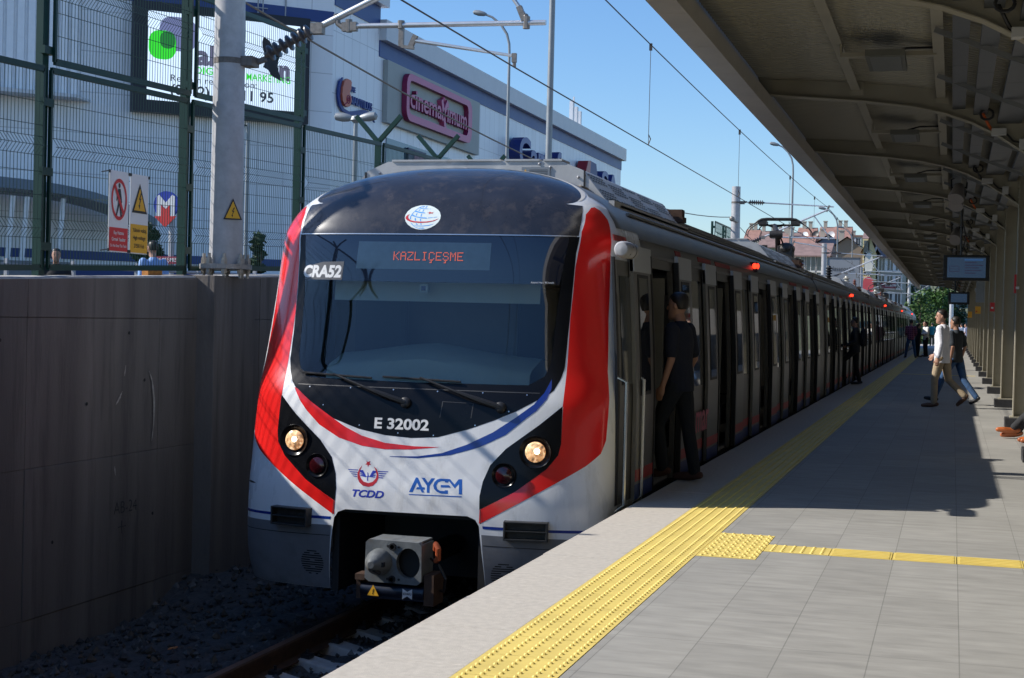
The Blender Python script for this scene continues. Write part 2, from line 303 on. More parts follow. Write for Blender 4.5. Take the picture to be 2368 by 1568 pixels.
# ================================================================ materials used in many places
m_stone=M('coping stone',(.51,.47,.405),.75,var=.13,vs=22,bump=.25,bs=180,dirt=((.30,.26,.20),2.2,.62,.55))
m_dark=M('dark gap',(.02,.02,.02),.9,var=0)
m_yel=M('tactile yellow',(.74,.57,.15),.6,var=.1,vs=4,dirt=((.36,.27,.08),3,.6,.55))
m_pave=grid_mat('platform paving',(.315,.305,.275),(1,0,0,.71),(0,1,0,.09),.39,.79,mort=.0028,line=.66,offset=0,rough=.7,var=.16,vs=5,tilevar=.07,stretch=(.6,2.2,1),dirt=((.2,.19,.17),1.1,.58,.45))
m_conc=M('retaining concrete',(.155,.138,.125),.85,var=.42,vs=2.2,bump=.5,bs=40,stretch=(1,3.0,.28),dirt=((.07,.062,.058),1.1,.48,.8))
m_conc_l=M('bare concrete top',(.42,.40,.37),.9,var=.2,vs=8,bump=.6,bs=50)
m_steelw=M('galvanised steel',(.40,.40,.41),.55,.15,var=.15,vs=9)
m_green=M('green fence paint',(.003,.036,.026),.45,0,var=.15,vs=5,spec=.35)
m_black=M('black plastic',(.012,.012,.013),.45,var=.2)
m_rust=M('rusty steel',(.075,.042,.026),.7,.3,var=.4,vs=12)
m_railtop=M('worn rail head',(.16,.10,.07),.4,.7,var=.2)
m_wire=M('wire bronze',(.06,.05,.045),.55,.4,var=0)
m_white=M('white enamel',(.75,.75,.74),.45,var=.05)
m_signred=M('sign red',(.62,.03,.03),.5,var=.04)
m_signyel=M('sign amber',(.80,.42,.02),.5,var=.04)
# ================================================================ setting: platform, track bed, ground
def struct(o): o['kind']='structure'; return o
p=MB(); p.box((-2.445,-14,-1.5),(16,128,-.03)); struct(p.build('platform_base',m_dark))
p=MB(); y=-.0-14*.77+6.15-.77*8
while y<126:
    p.box((-2.445+random.uniform(-.004,.002),y+.003,-.16),(-1.955,y+.767,random.uniform(-.003,0))); y+=.77
struct(p.build('platform_edge',m_stone,bevel=.004))
p=MB()
for a,b,c,d in ((-1.53,-14,16,9.565),(-1.15,9.565,16,9.94),(.885,9.94,16,10.265),(-1.15,10.265,16,10.68),(-1.53,10.68,16,128)):
    p.box((a,b,-.12),(c,d,0))
struct(p.build('platform_paving',m_pave))
# tactile paving: raised domes and bars in one countless sheet
p=MB()
def dome(x,y,r=.0135,h=.0075):
    n=7; vs=[(x+r*math.cos(6.2832*i/n),y+r*math.sin(6.2832*i/n),.002) for i in range(n)]+[(x+r*.55*math.cos(6.2832*i/n),y+r*.55*math.sin(6.2832*i/n),.002+h) for i in range(n)]
    p.add(vs,[(i,(i+1)%n,n+(i+1)%n,n+i) for i in range(n)]+[tuple(range(n,2*n))],0)
y=-14.0
while y<126:
    p.box((-1.952,y+.0015,-.1),(-1.534,min(y+.397,126),.002),0); y+=.4
y=4.9
while y<62:
    for i,x in enumerate((-1.915,-1.843,-1.770,-1.698,-1.626,-1.566)): dome(x,y+(.032 if i%2 else 0))
    y+=.064
p.box((-1.530,9.567,-.1),(-1.152,10.678,.002),0)
for i in range(6):
    for j in range(17): dome(-1.50+i*.063+(.02 if j%2 else 0),9.61+j*.0645)
xs=(-1.147,-.725,-.33,.07,.475,.88)
for i in range(5):
    p.box((xs[i],9.943,-.1),(xs[i+1]-.006,10.262,.002),0)
    if i==0:
        for a in range(6):
            for b in range(5): dome(xs[0]+.05+a*.064,9.975+b*.063)
    else:
        for b in range(5): p.box((xs[i]+.015,9.96+b*.062,.002),(xs[i+1]-.02,9.995+b*.062,.007),0)
p.box((-1.53,48.0,.0),(.7,48.25,.004),0)
tp=p.build('tactile_paving',m_yel); tag(tp,kind='structure')
p=MB(); p.quad((-1.9545,4,-.004),(-1.948,4,-.004),(-1.948,120,-.004),(-1.9545,120,-.004)); 
# ballast bed with heaps against the wall
p=MB(); nx,ny=60,420
def bed(x,y):
    d=max(0,(-6.35-x)/1.05); a=0
    h=-1.315+.02*math.sin(3.1*x+1.7*y)+.0*a
    h+=-.20*d+.30*d*math.exp(-((y-14.2)/1.1)**2)
    return h+.018*(math.sin(17*x+23*y)+math.sin(29*x-19*y))*.6
vs=[];
for j in range(ny+1):
    y=-4+ (j/ny)**1.6*130
    for i in range(nx+1):
        x=-7.45+i/nx*5.05; vs.append((x,y,bed(x,y)+random.uniform(-.02,.02)))
fs=[(j*(nx+1)+i,j*(nx+1)+i+1,(j+1)*(nx+1)+i+1,(j+1)*(nx+1)+i) for j in range(ny) for i in range(nx)]
m_bal=[M('ballast stone',(.050,.049,.050),.9,var=.5,vs=14,bump=1,bs=60),M('ballast stone pale',(.11,.108,.105),.9,var=.4,vs=14),M('ballast stone brown',(.075,.055,.038),.9,var=.4,vs=14)]
p.add(vs,fs)
for k in range(9500):
    y=5.5+random.random()**1.4*18; x=random.uniform(-7.4,-2.6); z=bed(x,y); r=random.choice((.014,.02,.026,.034,.048))*random.uniform(.85,1.15)
    a=[random.uniform(.6,1.2)*r for _ in range(6)]; t=random.uniform(0,3.1); c,s_=math.cos(t),math.sin(t)
    P=[(a[0],.2*r,0),(-a[1],0,.2*r),(0,a[2],-.2*r),(.2*r,-a[3],0),(0,0,a[4]),(0,0,-a[5])]
    P=[(x+q[0]*c-q[1]*s_,y+q[0]*s_+q[1]*c,z+.012+q[2]) for q in P]
    p.add(P,[(0,2,4),(2,1,4),(1,3,4),(3,0,4),(2,0,5),(1,2,5),(3,1,5),(0,3,5)],random.choice((0,0,0,0,0,1,2,2)))
bo=p.build('ballast',m_bal); tag(bo,kind='stuff')
# litter between the stones
for k,(x,y,sx,c,lab) in enumerate(((-5.75,9.9,.05,m_white,'small white scrap of litter on the dark ballast beside the sleepers'),(-5.55,9.35,.035,m_white,'thin white paper scrap on the dark ballast nearest the camera'),(-6.0,11.0,.03,M('orange scrap',(.6,.2,.05),.6),'small orange scrap of litter on the dark ballast'))):
    q=MB(); q.obox((x,y,bed(x,y)+.045),(sx,.01,.005),(-.006,.03,0),(0,0,.004)); tag(q.build('litter',c),lab,'litter')
# sleepers and rails
m_slp=M('sleeper concrete',(.36,.35,.33),.85,var=.2,vs=9,bump=.4,bs=60)
def sleeper():
    b=MB(); prof=[(-1.125,.0),(-.85,.03),(-.66,.03),(-.45,-.015),(.45,-.015),(.66,.03),(.85,.03),(1.125,0)]
    vs=[]
    for x,z in prof: vs+=[(XC+x,-.145,-1.46),(XC+x,.145,-1.46),(XC+x,.105,-1.285+z),(XC+x,-.105,-1.285+z)]
    fs=[(0,3,2,1),tuple(len(vs)-4+i for i in range(4))]
    for i in range(len(prof)-1):
        for j in range(4): a=i*4+j; c=i*4+(j+1)%4; fs.append((a,c,c+4,a+4))
    b.add(vs,fs); o=b.build('sleeper',m_slp,bevel=.012)
    for x in (-.75,.75):
        for s_ in (-.1,.1): f=MB(); f.box((XC+x+s_-.035,-.05,-1.26),(XC+x+s_+.035,.05,-1.225)); f.tube([(XC+x+s_,0,-1.26),(XC+x+s_,0,-1.19)],.014,6); f.build('rail_clip',m_black,parent=o)
    return o
SL=sleeper()
tag(SL,'concrete railway sleeper under the two rails, half sunk in dark ballast','sleeper','sleepers of the near track'); SL.location.y=9.28
for k in range(1,9):
    o=SL.copy(); COL.objects.link(o); o.location.y=9.28+.6*k; 
    for ch in SL.children: c=ch.copy(); COL.objects.link(c); c.parent=o
for s_,lab in ((-.75,'rusty brown steel rail crossing the sleeper ends on the wall side'),(.75,'rusty rail on the platform side of the track, mostly hidden by the platform')):
    b=MB(); prof=[(-.075,0),(.075,0),(.075,.012),(.012,.03),(.012,.125),(.036,.135),(.036,.165),(.028,.172),(-.028,.172),(-.036,.165),(-.036,.135),(-.012,.125),(-.012,.03),(-.075,.012)]
    b.prism(prof,((XC+s_,-6,-1.272),(1,0,0),(0,0,1),(0,1,0)),136); b.v=b.v
    o=b.build('rail',m_rust); t=MB(); t.box((XC+s_-.03,-6,-1.1001),(XC+s_+.03,130,-1.097)); t.build('rail_head',m_railtop,parent=o); tag(o,lab,'rail','rails of the near track')
# ground behind the wall and far ground
m_earth=M('dry ground',(.20,.17,.11),.95,var=.3,vs=1,bump=.5,bs=20)
m_asph=M('asphalt',(.06,.06,.062),.9,var=.2,vs=2)
p=MB(); p.quad((-900,-60,-1.6),(900,-60,-1.6),(900,1500,-1.6),(-900,1500,-1.6)); struct(p.build('ground',m_earth))
p=MB(); p.box((-300,-40,-1.5),(-8.0,150,.8)); struct(p.build('street',m_asph))
p=MB(); vs=[]; n=26
for i in range(n+1):
    y=10.2+i*.28
    for j in range(7): 
        x=-8.0-j*.55; e=math.sin(math.pi*min(i/n*1.0,1))*.0
        vs.append((x,y,1.66+.17*math.exp(-((y-12.6)/1.1)**2)*math.sin(math.pi*(j+.4)/7.2)-.2*(1-math.sin(math.pi*(j+.4)/7.2))+random.uniform(-.01,.01)))
p.add(vs,[(i*7+j,(i+1)*7+j,(i+1)*7+j+1,i*7+j+1) for i in range(n) for j in range(6)])
struct(p.build('verge',M('dry grass soil',(.30,.26,.09),.95,var=.4,vs=9,bump=.8,bs=60)))
p=MB()
for k in range(2600):
    y=random.uniform(10.8,14.5); x=random.uniform(-10.7,-8.05); j=(-8.0-x)/.55
    z=1.66+.17*math.exp(-((y-12.6)/1.1)**2)*math.sin(math.pi*(j+.4)/7.2)-.2*(1-math.sin(math.pi*(j+.4)/7.2))
    a=random.uniform(0,6.28); h=random.uniform(.02,.05); dx,dy=math.cos(a)*.006,math.sin(a)*.006
    p.add([(x-dx,y-dy,z-.01),(x+dx,y+dy,z-.01),(x+random.uniform(-.02,.02),y+random.uniform(-.02,.02),z+h)],[(0,1,2)])
tag(p.build('grass',M('grass blades',(.17,.20,.045),.8,var=.4,vs=6)),kind='stuff')
# ================================================================ retaining wall on the left
def wtop(y): return 1.70+.034*(min(y,21)-10.7)-.016*max(0,min(y,34)-21)
root=thing('retaining_wall','tall bare concrete retaining wall with form joints and streaks beside the track','wall',(-7.7,10,-1.6))
b=MB(); y=-5.0-.06+.0; Y0=10.98-2.2*8
k=0
while Y0+2.2*k<124:
    y0=Y0+2.2*k; y1=y0+2.2; k+=1
    xf=-7.4
    zs=[-1.75,-1.16,.115,1.387]
    for i,z in enumerate(zs):
        zt=[zs[i+1]-.002 if i<3 else wtop(y0),zs[i+1]-.002 if i<3 else wtop(y1)]
        e=random.uniform(-.004,.004)
        vs=[(-7.95,y0+.002,z),(xf+e,y0+.002,z),(xf+e,y1-.002,z),(-7.95,y1-.002,z),(-7.95,y0+.002,zt[0]),(xf+e,y0+.002,zt[0]),(xf+e,y1-.002,zt[1]),(-7.95,y1-.002,zt[1])]
        b.add(vs,[(3,2,1,0),(4,5,6,7),(0,1,5,4),(1,2,6,5),(2,3,7,6),(3,0,4,7)])
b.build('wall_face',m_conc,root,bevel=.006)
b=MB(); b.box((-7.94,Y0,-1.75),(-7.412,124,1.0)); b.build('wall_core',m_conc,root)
b=MB(); ys=[Y0+.6*i for i in range(220)]
vs=[]
for y in ys:
    z=wtop(y); j=lambda s:random.uniform(-s,s)
    vs+=[(-8.01,y,z-.3),(-8.01,y,z+.012+j(.006)),(-7.7,y,z+.02+j(.006)),(-7.43,y,z+.014+j(.008)),(-7.405+j(.006),y,z-.015)]
b.add(vs,[(i*5+q,i*5+q+1,(i+1)*5+q+1,(i+1)*5+q) for i in range(len(ys)-1) for q in range(4)])
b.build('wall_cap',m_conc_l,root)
for yc in (14.34,52.5,90.0):
    b=MB(); b.box((-7.9,yc-.42,-1.75),(-7.2,yc+.5,wtop(yc)+.012)); b.build('pilaster',m_conc,root,bevel=.01)
def onx(px,py,x): d=ray(px,py); return EYE+d*((x-EYE.x)/d.x)
m_lime=M('lime streak',(.34,.32,.29),.9,var=.35,vs=18)
for pts,w_ in (([(345,858),(352,880),(357,930),(355,985),(351,1020)],.022),([(283,905),(276,922),(268,937)],.02),([(291,845),(288,870)],.012),([(265,1078),(267,1100)],.012)):
    b=MB(); k=len(pts)*3; L=[]
    for i in range(k+1):
        t=i/k*(len(pts)-1); j=min(int(t),len(pts)-2); P=onx(*[pts[j][c]+(pts[j+1][c]-pts[j][c])*(t-j) for c in (0,1)],-7.39); L.append((P,w_*random.uniform(.4,1.1)*math.sin(math.pi*(i+.6)/(k+1.2))))
    V=[]
    for P,q in L: V+=[(P.x,P.y-q,P.z),(P.x,P.y+q,P.z)]
    b.add(V,[(2*i,2*i+1,2*i+3,2*i+2) for i in range(k)]); b.build('lime_streak',m_lime,root)
for yy,zz in ((10.2,.75),(11.9,.62),(12.9,.8),(11.4,-.55),(9.6,-.5),(10.6,1.2),(12.6,1.25),(13.1,-.5)):
    b=MB(); b.lathe((-7.396,yy,zz),(1,0,0),[(0,.016),(.002,.016)],10); b.build('tie_hole',m_dark,root)
# pencilled survey mark on the concrete, as in the place
b=MB(); text(b,'AB-24',(-7.388,12.38,-.43),(0,1,0),(0,0,1),.12,bold=-.012); b.box((-7.389,12.46,-.56),(-7.388,12.6,-.552)); b.box((-7.389,12.52,-.62),(-7.388,12.528,-.50))
b.build('survey_mark',M('pencil',(.05,.05,.05),.9,var=0),root)
o=MB(); o.obox((-7.75,13.62,wtop(13.6)+.045),(.0,.14,.004),(.035,0,0),(0,0,.03)); tag(o.build('broken_brick',M('orange brick',(.55,.22,.05),.8,var=.3,vs=30)),'broken orange brick lying on top of the concrete wall','brick')
# ================================================================ green mesh fence on the wall
FX=-7.6
root=thing('mesh_fence','tall dark green welded mesh fence on the concrete wall top','fence',(FX,12,1.7))
def panel(y0,y1,z0,h,folds,name,xoff=0):
    b=MB(); g=(wtop(y1)-wtop(y0))/(y1-y0); rnd=0
    zf=lambda y,z: z0+z+g*(y-y0)
    n=int((y1-y0)/.05); prof=[(0,0)]
    for f in folds: prof+=[(f-.075,0),(f,.055),(f+.075,0)]
    prof.append((h,0))
    for i in range(1,n):
        y=y0+(y1-y0)*i/n; b.tube([(FX+xoff+x,y,zf(y,z)) for z,x in prof],.0029,4,0,cap=False)
    hz=set([.03,h-.03])
    for f in folds: hz|={f-.08,f+.08}
    zz=.03
    while zz<h-.1:
        if all(abs(zz-f)>.16 for f in folds): hz.add(zz)
        zz+=.2
    for z in sorted(hz): b.tube([(FX+xoff+.006,y0,zf(y0,z)),(FX+xoff+.006,y1,zf(y1,z))],.0035,4,0,cap=False)
    for f in folds: b.tube([(FX+xoff+.061,y0,zf(y0,f)),(FX+xoff+.061,y1,zf(y1,f))],.0035,4,0,cap=False)
    for z in (0,h): b.bar((FX+xoff,y0,zf(y0,z)),(FX+xoff,y1,zf(y1,z)),.03,.05)
    for y in (y0,y1): b.bar((FX+xoff,y,zf(y,0)),(FX+xoff,y,zf(y,h)),.03,.03)
    return b.build(name,m_green,root)
posts=[11.5-2.55*k for k in (6,5,4,3,2,1)]+[11.5,14.05,16.85,19.5]+[19.5+2.5*k for k in range(1,28)]
def post(y,h,fork):
    b=MB(); z=wtop(y)-.01; b.box((FX-.09,y-.045,z),(FX-.02,y+.045,z+h)); b.box((FX-.13,y-.09,z),(FX+.05,y+.09,z+.022))
    for q in (.25,.9,1.5,1.95,2.7):
        if q<h: b.box((FX-.03,y-.075,z+q),(FX+.02,y+.075,z+q+.07))
    if fork:
        for s_ in (-1,1): b.bar((FX-.055,y,z+h-.03),(FX-.055+s_*.33,y,z+h+.33),.06,.05,up=(0,1,0))
    return b.build('post',m_green,root)
for i,y in enumerate(posts):
    hi=11.0<y<17.2 or 48.5<y<55
    post(y,2.92 if hi else 1.88,not hi)
    if i+1<len(posts):
        y1=posts[i+1]; 
        panel(y+.06,y1-.06,wtop(y+.06)+.09,1.72,(.34,1.05),'mesh_panel')
        if 11.0<y<16.5 or 48.5<y<53: panel(y+.06,y1-.06,wtop(y+.06)+1.88,1.02,(.63,),'mesh_panel',.03)
# cloth scrap caught in the wires
b=MB(); n=6
for i in range(n+1):
    for j in range(n+1):
        b.v.append((FX+.07+.02*math.sin(j*1.3+i),15.6+.42*j/n,wtop(15.6)+2.36+.34*i/n-.09*j/n))
for i in range(n):
    for j in range(n): a=i*(n+1)+j; b.f.append([a,a+1,a+n+2,a+n+1]); b.mi.append(0)
tag(b.build('cloth_scrap',M('dark net',(.03,.035,.04),.9,var=.2),smooth=True),'dark grey scrap of net caught in the upper fence mesh','cloth')
# two warning signs wired to the mesh: x = FX+.1 plane
def sign(name,label,y0,y1,z0,z1):
    r=thing(name,label,'sign',(FX+.085,(y0+y1)/2,z0)); b=MB(); b.box((FX+.078,y0,z0),(FX+.084,y1,z1)); b.build('board',m_white,r)
    t=MB()
    for y in (y0,y1):
        for z in (z0+.01,z1-.02): t.tube([(FX+.0,y,z),(FX+.09,y,z+.012)],.006,5); t.box((FX+.085,y-.012,z-.008),(FX+.09,y+.012,z+.02))
    t.build('cable_tie',m_black,r); return r
XS=FX+.0875
def disc2(c,r,n=28,r2=None): return [(c[0]+r*math.cos(6.2832*i/n),c[1]+(r2 or r)*math.sin(6.2832*i/n)) for i in range(n)]
def bolt(cx,cz,s_): return [(cx+a*s_,cz+b_*s_) for a,b_ in ((.15,1),(-.25,.15),(.02,.15),(-.2,-.55),(-.35,-.5),(-.1,-1),(.05,-.5),(-.08,-.5),(.3,.32),(.05,.32),(.4,1))]
YZ=((XS,0,0),(0,1,0),(0,0,1),(1,0,0))
s1=sign('warning_sign','white no-entry sign with crossed out walking figure and red text panel on the fence',12.40,12.745,2.003,2.76)
cy,cz=12.572,2.495
b=MB(); k=36
for i in range(k):
    a0,a1=6.2832*i/k,6.2832*(i+1)/k
    b.quad(*[(XS,cy+r*math.cos(a),cz+r*1.42*math.sin(a)) for r,a in ((.112,a0),(.137,a0),(.137,a1),(.112,a1))])
b.add([(XS+.002,cy+p_,cz+q_) for p_,q_ in ((-.095,.118),(-.07,.145),(.092,-.118),(.067,-.145))],[(0,2,1),(0,3,2)])
b.box((XS-.002,12.41,2.013),(XS,12.735,2.231)); b.build('red_marking',m_signred,s1)
b=MB(); b.prism(disc2((cy+.0,cz+.13),.017,14,.024),YZ,.001)
b.prism([(cy-.02,cz+.1),(cy+.02,cz+.1),(cy+.045,cz+.0),(cy+.05,cz-.03),(cy+.036,cz-.03),(cy+.024,cz+.04),(cy+.028,cz-.04),(cy+.05,cz-.16),(cy+.03,cz-.16),(cy+.005,cz-.05),(cy-.04,cz-.16),(cy-.058,cz-.15),(cy-.015,cz-.03),(cy-.018,cz+.03),(cy-.04,cz-.02),(cy-.05,cz-.01)],YZ,.001); b.build('walking_figure',m_black,s1)
b=MB()
for t_,z_,h_,w_ in (('Ray Hattına',2.168,.034,.175),('Girmek Yasaktır',2.107,.034,.245),('Do Not Enter The Track',2.05,.027,.285)): text(b,t_,(XS+.002,12.572,z_),(0,1,0),(0,0,1),h_,w_,bold=.012,center=True)
b.build('text_line',m_white,s1)
s2=sign('warning_sign','white high voltage sign with yellow triangle and amber text panel on the fence',12.775,13.11,2.003,2.76)
b=MB(); cy=12.943
b.add([(XS,cy-.14,2.392),(XS,cy+.14,2.392),(XS,cy,2.677)],[(0,1,2)]); b.build('triangle_border',m_black,s2)
b=MB(); b.add([(XS+.002,cy-.104,2.416),(XS+.002,cy+.104,2.416),(XS+.002,cy,2.63)],[(0,1,2)]); b.box((XS-.002,12.785,2.013),(XS,13.10,2.283)); b.build('amber_panel',m_signyel,s2)
b=MB(); b.prism(bolt(cy-.0,2.51,.078),((XS+.003,0,0),(0,1,0),(0,0,1),(1,0,0)),.001)
for t_,z_,w_ in (('Yüksek voltaj',2.21,.25),('High voltage',2.138,.23),('27500 Volt',2.06,.19)): text(b,t_,(XS+.002,cy,z_),(0,1,0),(0,0,1),.04,w_,bold=.012,center=True)
b.build('text_line',m_black,s2)
# ================================================================ overhead line: masts with cantilevers, wires
m_ins=M('brown insulator',(.10,.085,.08),.35,var=.15)
m_alu=M('aluminium tube',(.62,.62,.62),.35,.7,var=.08,vs=6)
def mast(yc,label,near):
    z0=wtop(yc)+.012; X=-7.3
    r=thing('catenary_mast',label,'mast',(X,yc,z0),'catenary masts on the wall')
    b=MB(); b.tube([(X,yc,z0+.1),(X-.02,yc,6.15)],[.175,.148],28); b.build('pole',m_steelw,r,smooth=True)
    b=MB(); b.tube([(X,yc,z0+.075),(X,yc,z0+.125)],.27,20)
    b.build('base_plate',M('dull zinc',(.33,.31,.29),.6,.4,var=.25,vs=20),r)
    for i in range(8):
        b=MB(); a=6.2832*(i+.5)/8; x,y=X+.225*math.cos(a),yc+.225*math.sin(a)
        b.tube([(x,y,z0-.02),(x,y,z0+.235)],.017,8); b.tube([(x,y,z0+.125),(x,y,z0+.165)],.034,6); b.tube([(x,y,z0+.03),(x,y,z0+.072)],.034,6); b.tube([(x,y,z0+.165),(x,y,z0+.19)],.03,6)
        b.build('anchor_bolt',M('bolt zinc',(.38,.35,.31),.5,.6,var=.25,vs=30),r)
    if near:
        b=MB(); 
        T=[(0,0),(.16,0),(.08,.19)]; c=X+.135; y_=yc-.135; z_=2.42
        u=Vector((.74,.67,0)).normalized(); o_=Vector((X+.055,yc-.19,z_))
        b.prism([(0,0),(.2,0),(.1,.22)],(o_,u,(0,0,1),u.cross(Vector((0,0,1)))),.003); t=b.build('warning_plate',m_black,r)
        b=MB(); b.prism([(.022,.014),(.178,.014),(.1,.188)],(o_+u.cross(Vector((0,0,1)))*.003,u,(0,0,1),u.cross(Vector((0,0,1)))),.002); b.build('amber_face',m_signyel,t)
        b=MB(); b.prism(bolt(.1,.075,.05),(o_+u.cross(Vector((0,0,1)))*.0055,u,(0,0,1),u.cross(Vector((0,0,1)))),.001); b.build('bolt_mark',m_black,t)
    # cantilever in the plane y = yc+.15
    y=yc+.10; P=lambda x,z:(x,y,z)
    b=MB()
    for z in (4.07,5.6): b.tube([(X-.01,yc,z-.03),(X-.01,yc,z+.03)],.165,24); b.box((X+.13,yc-.05,z-.05),(X+.27,y+.03,z+.05)); b.bar(P(X+.24,z),P(X+.36,z+.04),.05,.05); b.build('mast_bracket',M('cast bracket',(.16,.14,.125),.6,.4,var=.3,vs=20),r); b=MB()
    def ins(p,q,nr=7):
        p=Vector(p); q=Vector(q); d=q-p; L=d.length; pr=[(0,.025),(.04,.035)]
        for i in range(nr):
            t=L*(.12+.76*i/(nr-1)); pr+=[(t-.028,.034),(t-.012,.085),(t+.004,.088),(t+.02,.036)]
        pr+=[(L-.03,.035),(L,.028)]; b.lathe(p,d,pr,16)
    b=MB(); ins(P(-6.95,4.14),P(-6.40,4.40)); b.build('insulator',m_ins,r,smooth=True,ang=50); b=MB(); ins(P(-6.9,5.62),P(-6.35,5.60)); b.build('insulator',m_ins,r,smooth=True,ang=50)
    b=MB(); b.tube([P(-6.40,4.40),P(-4.18,5.38)],.034,14); b.build('strut',m_alu,r,smooth=True)
    b=MB(); b.tube([P(-6.35,5.6),P(-4.0,5.47)],.024,12); b.build('top_tie',m_alu,r,smooth=True)
    b=MB(); b.tube([P(-5.97,4.42),P(-3.93,4.395)],.027,14); b.build('registration_tube',m_alu,r,smooth=True); b=MB(); b.tube([P(-4.16,4.49),P(-4.65,5.16)],.02,10); b.build('stay_tube',m_alu,r,smooth=True)
    b=MB(); b.tube([P(-5.33,4.26),P(-4.25,4.075)],[.021,.015],10); b.build('steady_arm',m_alu,r,smooth=True)
    mc=M('cast clamp',(.22,.20,.18),.5,.5,var=.25,vs=25)
    def piece(fn): q=MB(); fn(q); q.build('clamp',mc,r)
    piece(lambda q:(q.box((-6.43,y-.045,4.35),(-6.30,y+.045,4.46))))
    piece(lambda q:(q.tube([P(-6.16,4.55),P(-6.14,4.45),P(-6.07,4.40)],.03,8),q.box((-6.09,y-.03,4.37),(-5.93,y+.03,4.46)),q.tube([P(-6.02,4.36),P(-6.02,4.49)],.035,8)))
    piece(lambda q:(q.box((-5.47,y-.02,4.20),(-5.42,y+.02,4.44)),q.tube([P(-5.45,4.38),P(-5.45,4.46)],.036,8),q.bar(P(-5.44,4.2),P(-5.31,4.18),.05,.03),q.bar(P(-5.35,4.18),P(-5.29,4.31),.04,.05)))
    piece(lambda q:(q.box((-4.27,y-.02,4.01),(-4.225,y+.02,4.10)),q.tube([P(-4.245,4.08),P(-4.245,3.965)],.018,8)))
    piece(lambda q:(q.tube([P(-4.13,4.34),P(-4.13,4.46)],.036,8),q.bar(P(-4.15,4.42),P(-4.21,4.56),.055,.055),q.sphere(P(-4.14,4.46),.032)))
    piece(lambda q:(q.bar(P(-4.24,5.3),P(-4.14,5.52),.06,.06)))
    return r
mast(14.34,'thick grey steel mast with bolted base standing on the wall close to the camera',True)
mast(52.5,'second grey steel mast rising behind the train roof beside a short green fence',False)
mast(90.0,'third grey mast in front of the grey station name board',False)
mast(127.0,'farthest grey mast beyond the train near the yellow building',False)
def wire(name,label,pts,r,m=m_wire): b=MB(); b.tube(pts,r,6); return tag(b.build(name,m),label,'wire')
def sag(y0,z0,y1,z1,s_,x0,x1,n=16): return [(x0+(x1-x0)*i/n,y0+(y1-y0)*i/n,z0+(z1-z0)*i/n-4*s_*(i/n)*(1-i/n)) for i in range(n+1)]
SUP=[-22.5,14.44,52.6,90.1,127.1,165]
pts=[]
for i,(a,c) in enumerate(zip(SUP,SUP[1:])): pts+=sag(a,3.96+.0017*max(a-14,0),c,3.96+.0017*max(c-14,0),.0,-4.16 if i%2==0 else -4.24,-4.24 if i%2==0 else -4.16,8)[:-1]
wire('contact_wire','long dark contact wire running above the train from top left to the distance',pts,.0085)
pts=[]
for a,c in zip(SUP,SUP[1:]): pts+=sag(a,5.45,c,5.45,.14,-4.2,-4.2,16)[:-1]
wire('messenger_wire','upper dark messenger wire crossing the blue sky beside the canopy edge',pts,.0085)
def zc(y): 
    return 3.96+.0017*max(y-14,0)
def zm(y):
    for a,c in zip(SUP,SUP[1:]):
        if a<=y<=c: t=(y-a)/(c-a); return 5.45-.56*t*(1-t)
for k,(y,lab) in enumerate(((21.1,'nearest thin hanging dropper wire between contact and messenger wires'),(30.4,'second hanging dropper wire, above the first far mast'),(40.2,'third hanging dropper wire beside the canopy edge'),(47.5,'fourth hanging dropper wire, near the canopy edge'),(57,'fifth short dropper wire in the distance'),(66,'sixth short dropper wire in the distance'))):
    b=MB(); b.tube([(-4.2,y,zc(y)),(-4.2,y,zm(y))],.0045,5); b.tube([(-4.2,y,zc(y)-.01),(-4.17,y,zc(y)+.07),(-4.2,y,zc(y)+.13)],.008,5); b.box((-4.22,y-.015,zm(y)-.08),(-4.18,y+.015,zm(y)+.02)); tag(b.build('dropper_wire',m_wire),lab,'wire','dropper wires')
def zg(y): return 4.27+.0018*(y-31)**2
wire('return_wire','brown grey cable sagging past the building signs from the near mast to the second mast',[(-7.3,y,zg(y)) for y in [14.45+2.29*i for i in range(17)]],.013,M('cable sheath',(.19,.16,.135),.7,var=.1))
wire('return_wire','thin cable from the second mast dropping behind the house roofs',[(-7.3,53,4.85),(-7.35,60,4.35),(-7.4,69,4.0),(-7.35,89,4.8)],.011)
b=MB(); b.box((-7.32,51.1,4.9),(-7.2,52.4,4.96)); b.lathe((-7.26,51.15,4.95),(0,1,0),[(0,.03),(.05,.09),(.15,.09),(.2,.03)],10); tag(b.build('cable_clamp',M('cast clamp',(.22,.2,.18))),'dark cable clamp on the left side of the second mast','clamp')
# ================================================================ the train
m_wht=M('train white paint',(.80,.81,.81),.28,var=.05,vs=3,coat=.35,stretch=(1.6,1.6,.45),dirt=((.42,.39,.33),4.5,.56,.42))
m_red=M('train red paint',(.78,.014,.012),.22,var=.04,coat=.7,dirt=((.42,.02,.02),3,.6,.5))
m_blk=M('train black gloss',(.006,.0065,.008),.22,var=.15,coat=0,spec=.22)
m_dome=M('dusty black dome paint',(.022,.022,.026),.24,var=.3,vs=4,coat=.5,dirt=((.09,.075,.065),7,.52,.5))
m_nav=M('train navy paint',(.008,.035,.26),.25,var=.04,coat=.5)
m_logob=M('logo blue',(.02,.12,.48),.3,var=.02); m_tcdd=M('emblem blue',(.03,.05,.42),.3,var=.02)
m_lred=M('emblem red',(.58,.03,.04),.3,var=.02); m_sky=M('globe blue',(.10,.38,.85),.3,var=.02); m_disc=M('globe white',(.72,.80,.78),.35,var=.03)
m_gry=M('train grey skirt',(.17,.175,.185),.45,var=.12,vs=4,dirt=((.09,.085,.08),3,.55,.6))
m_ss=M('brushed steel side',(.16,.155,.145),.38,.6,var=.12,vs=2,stretch=(1,.3,4))
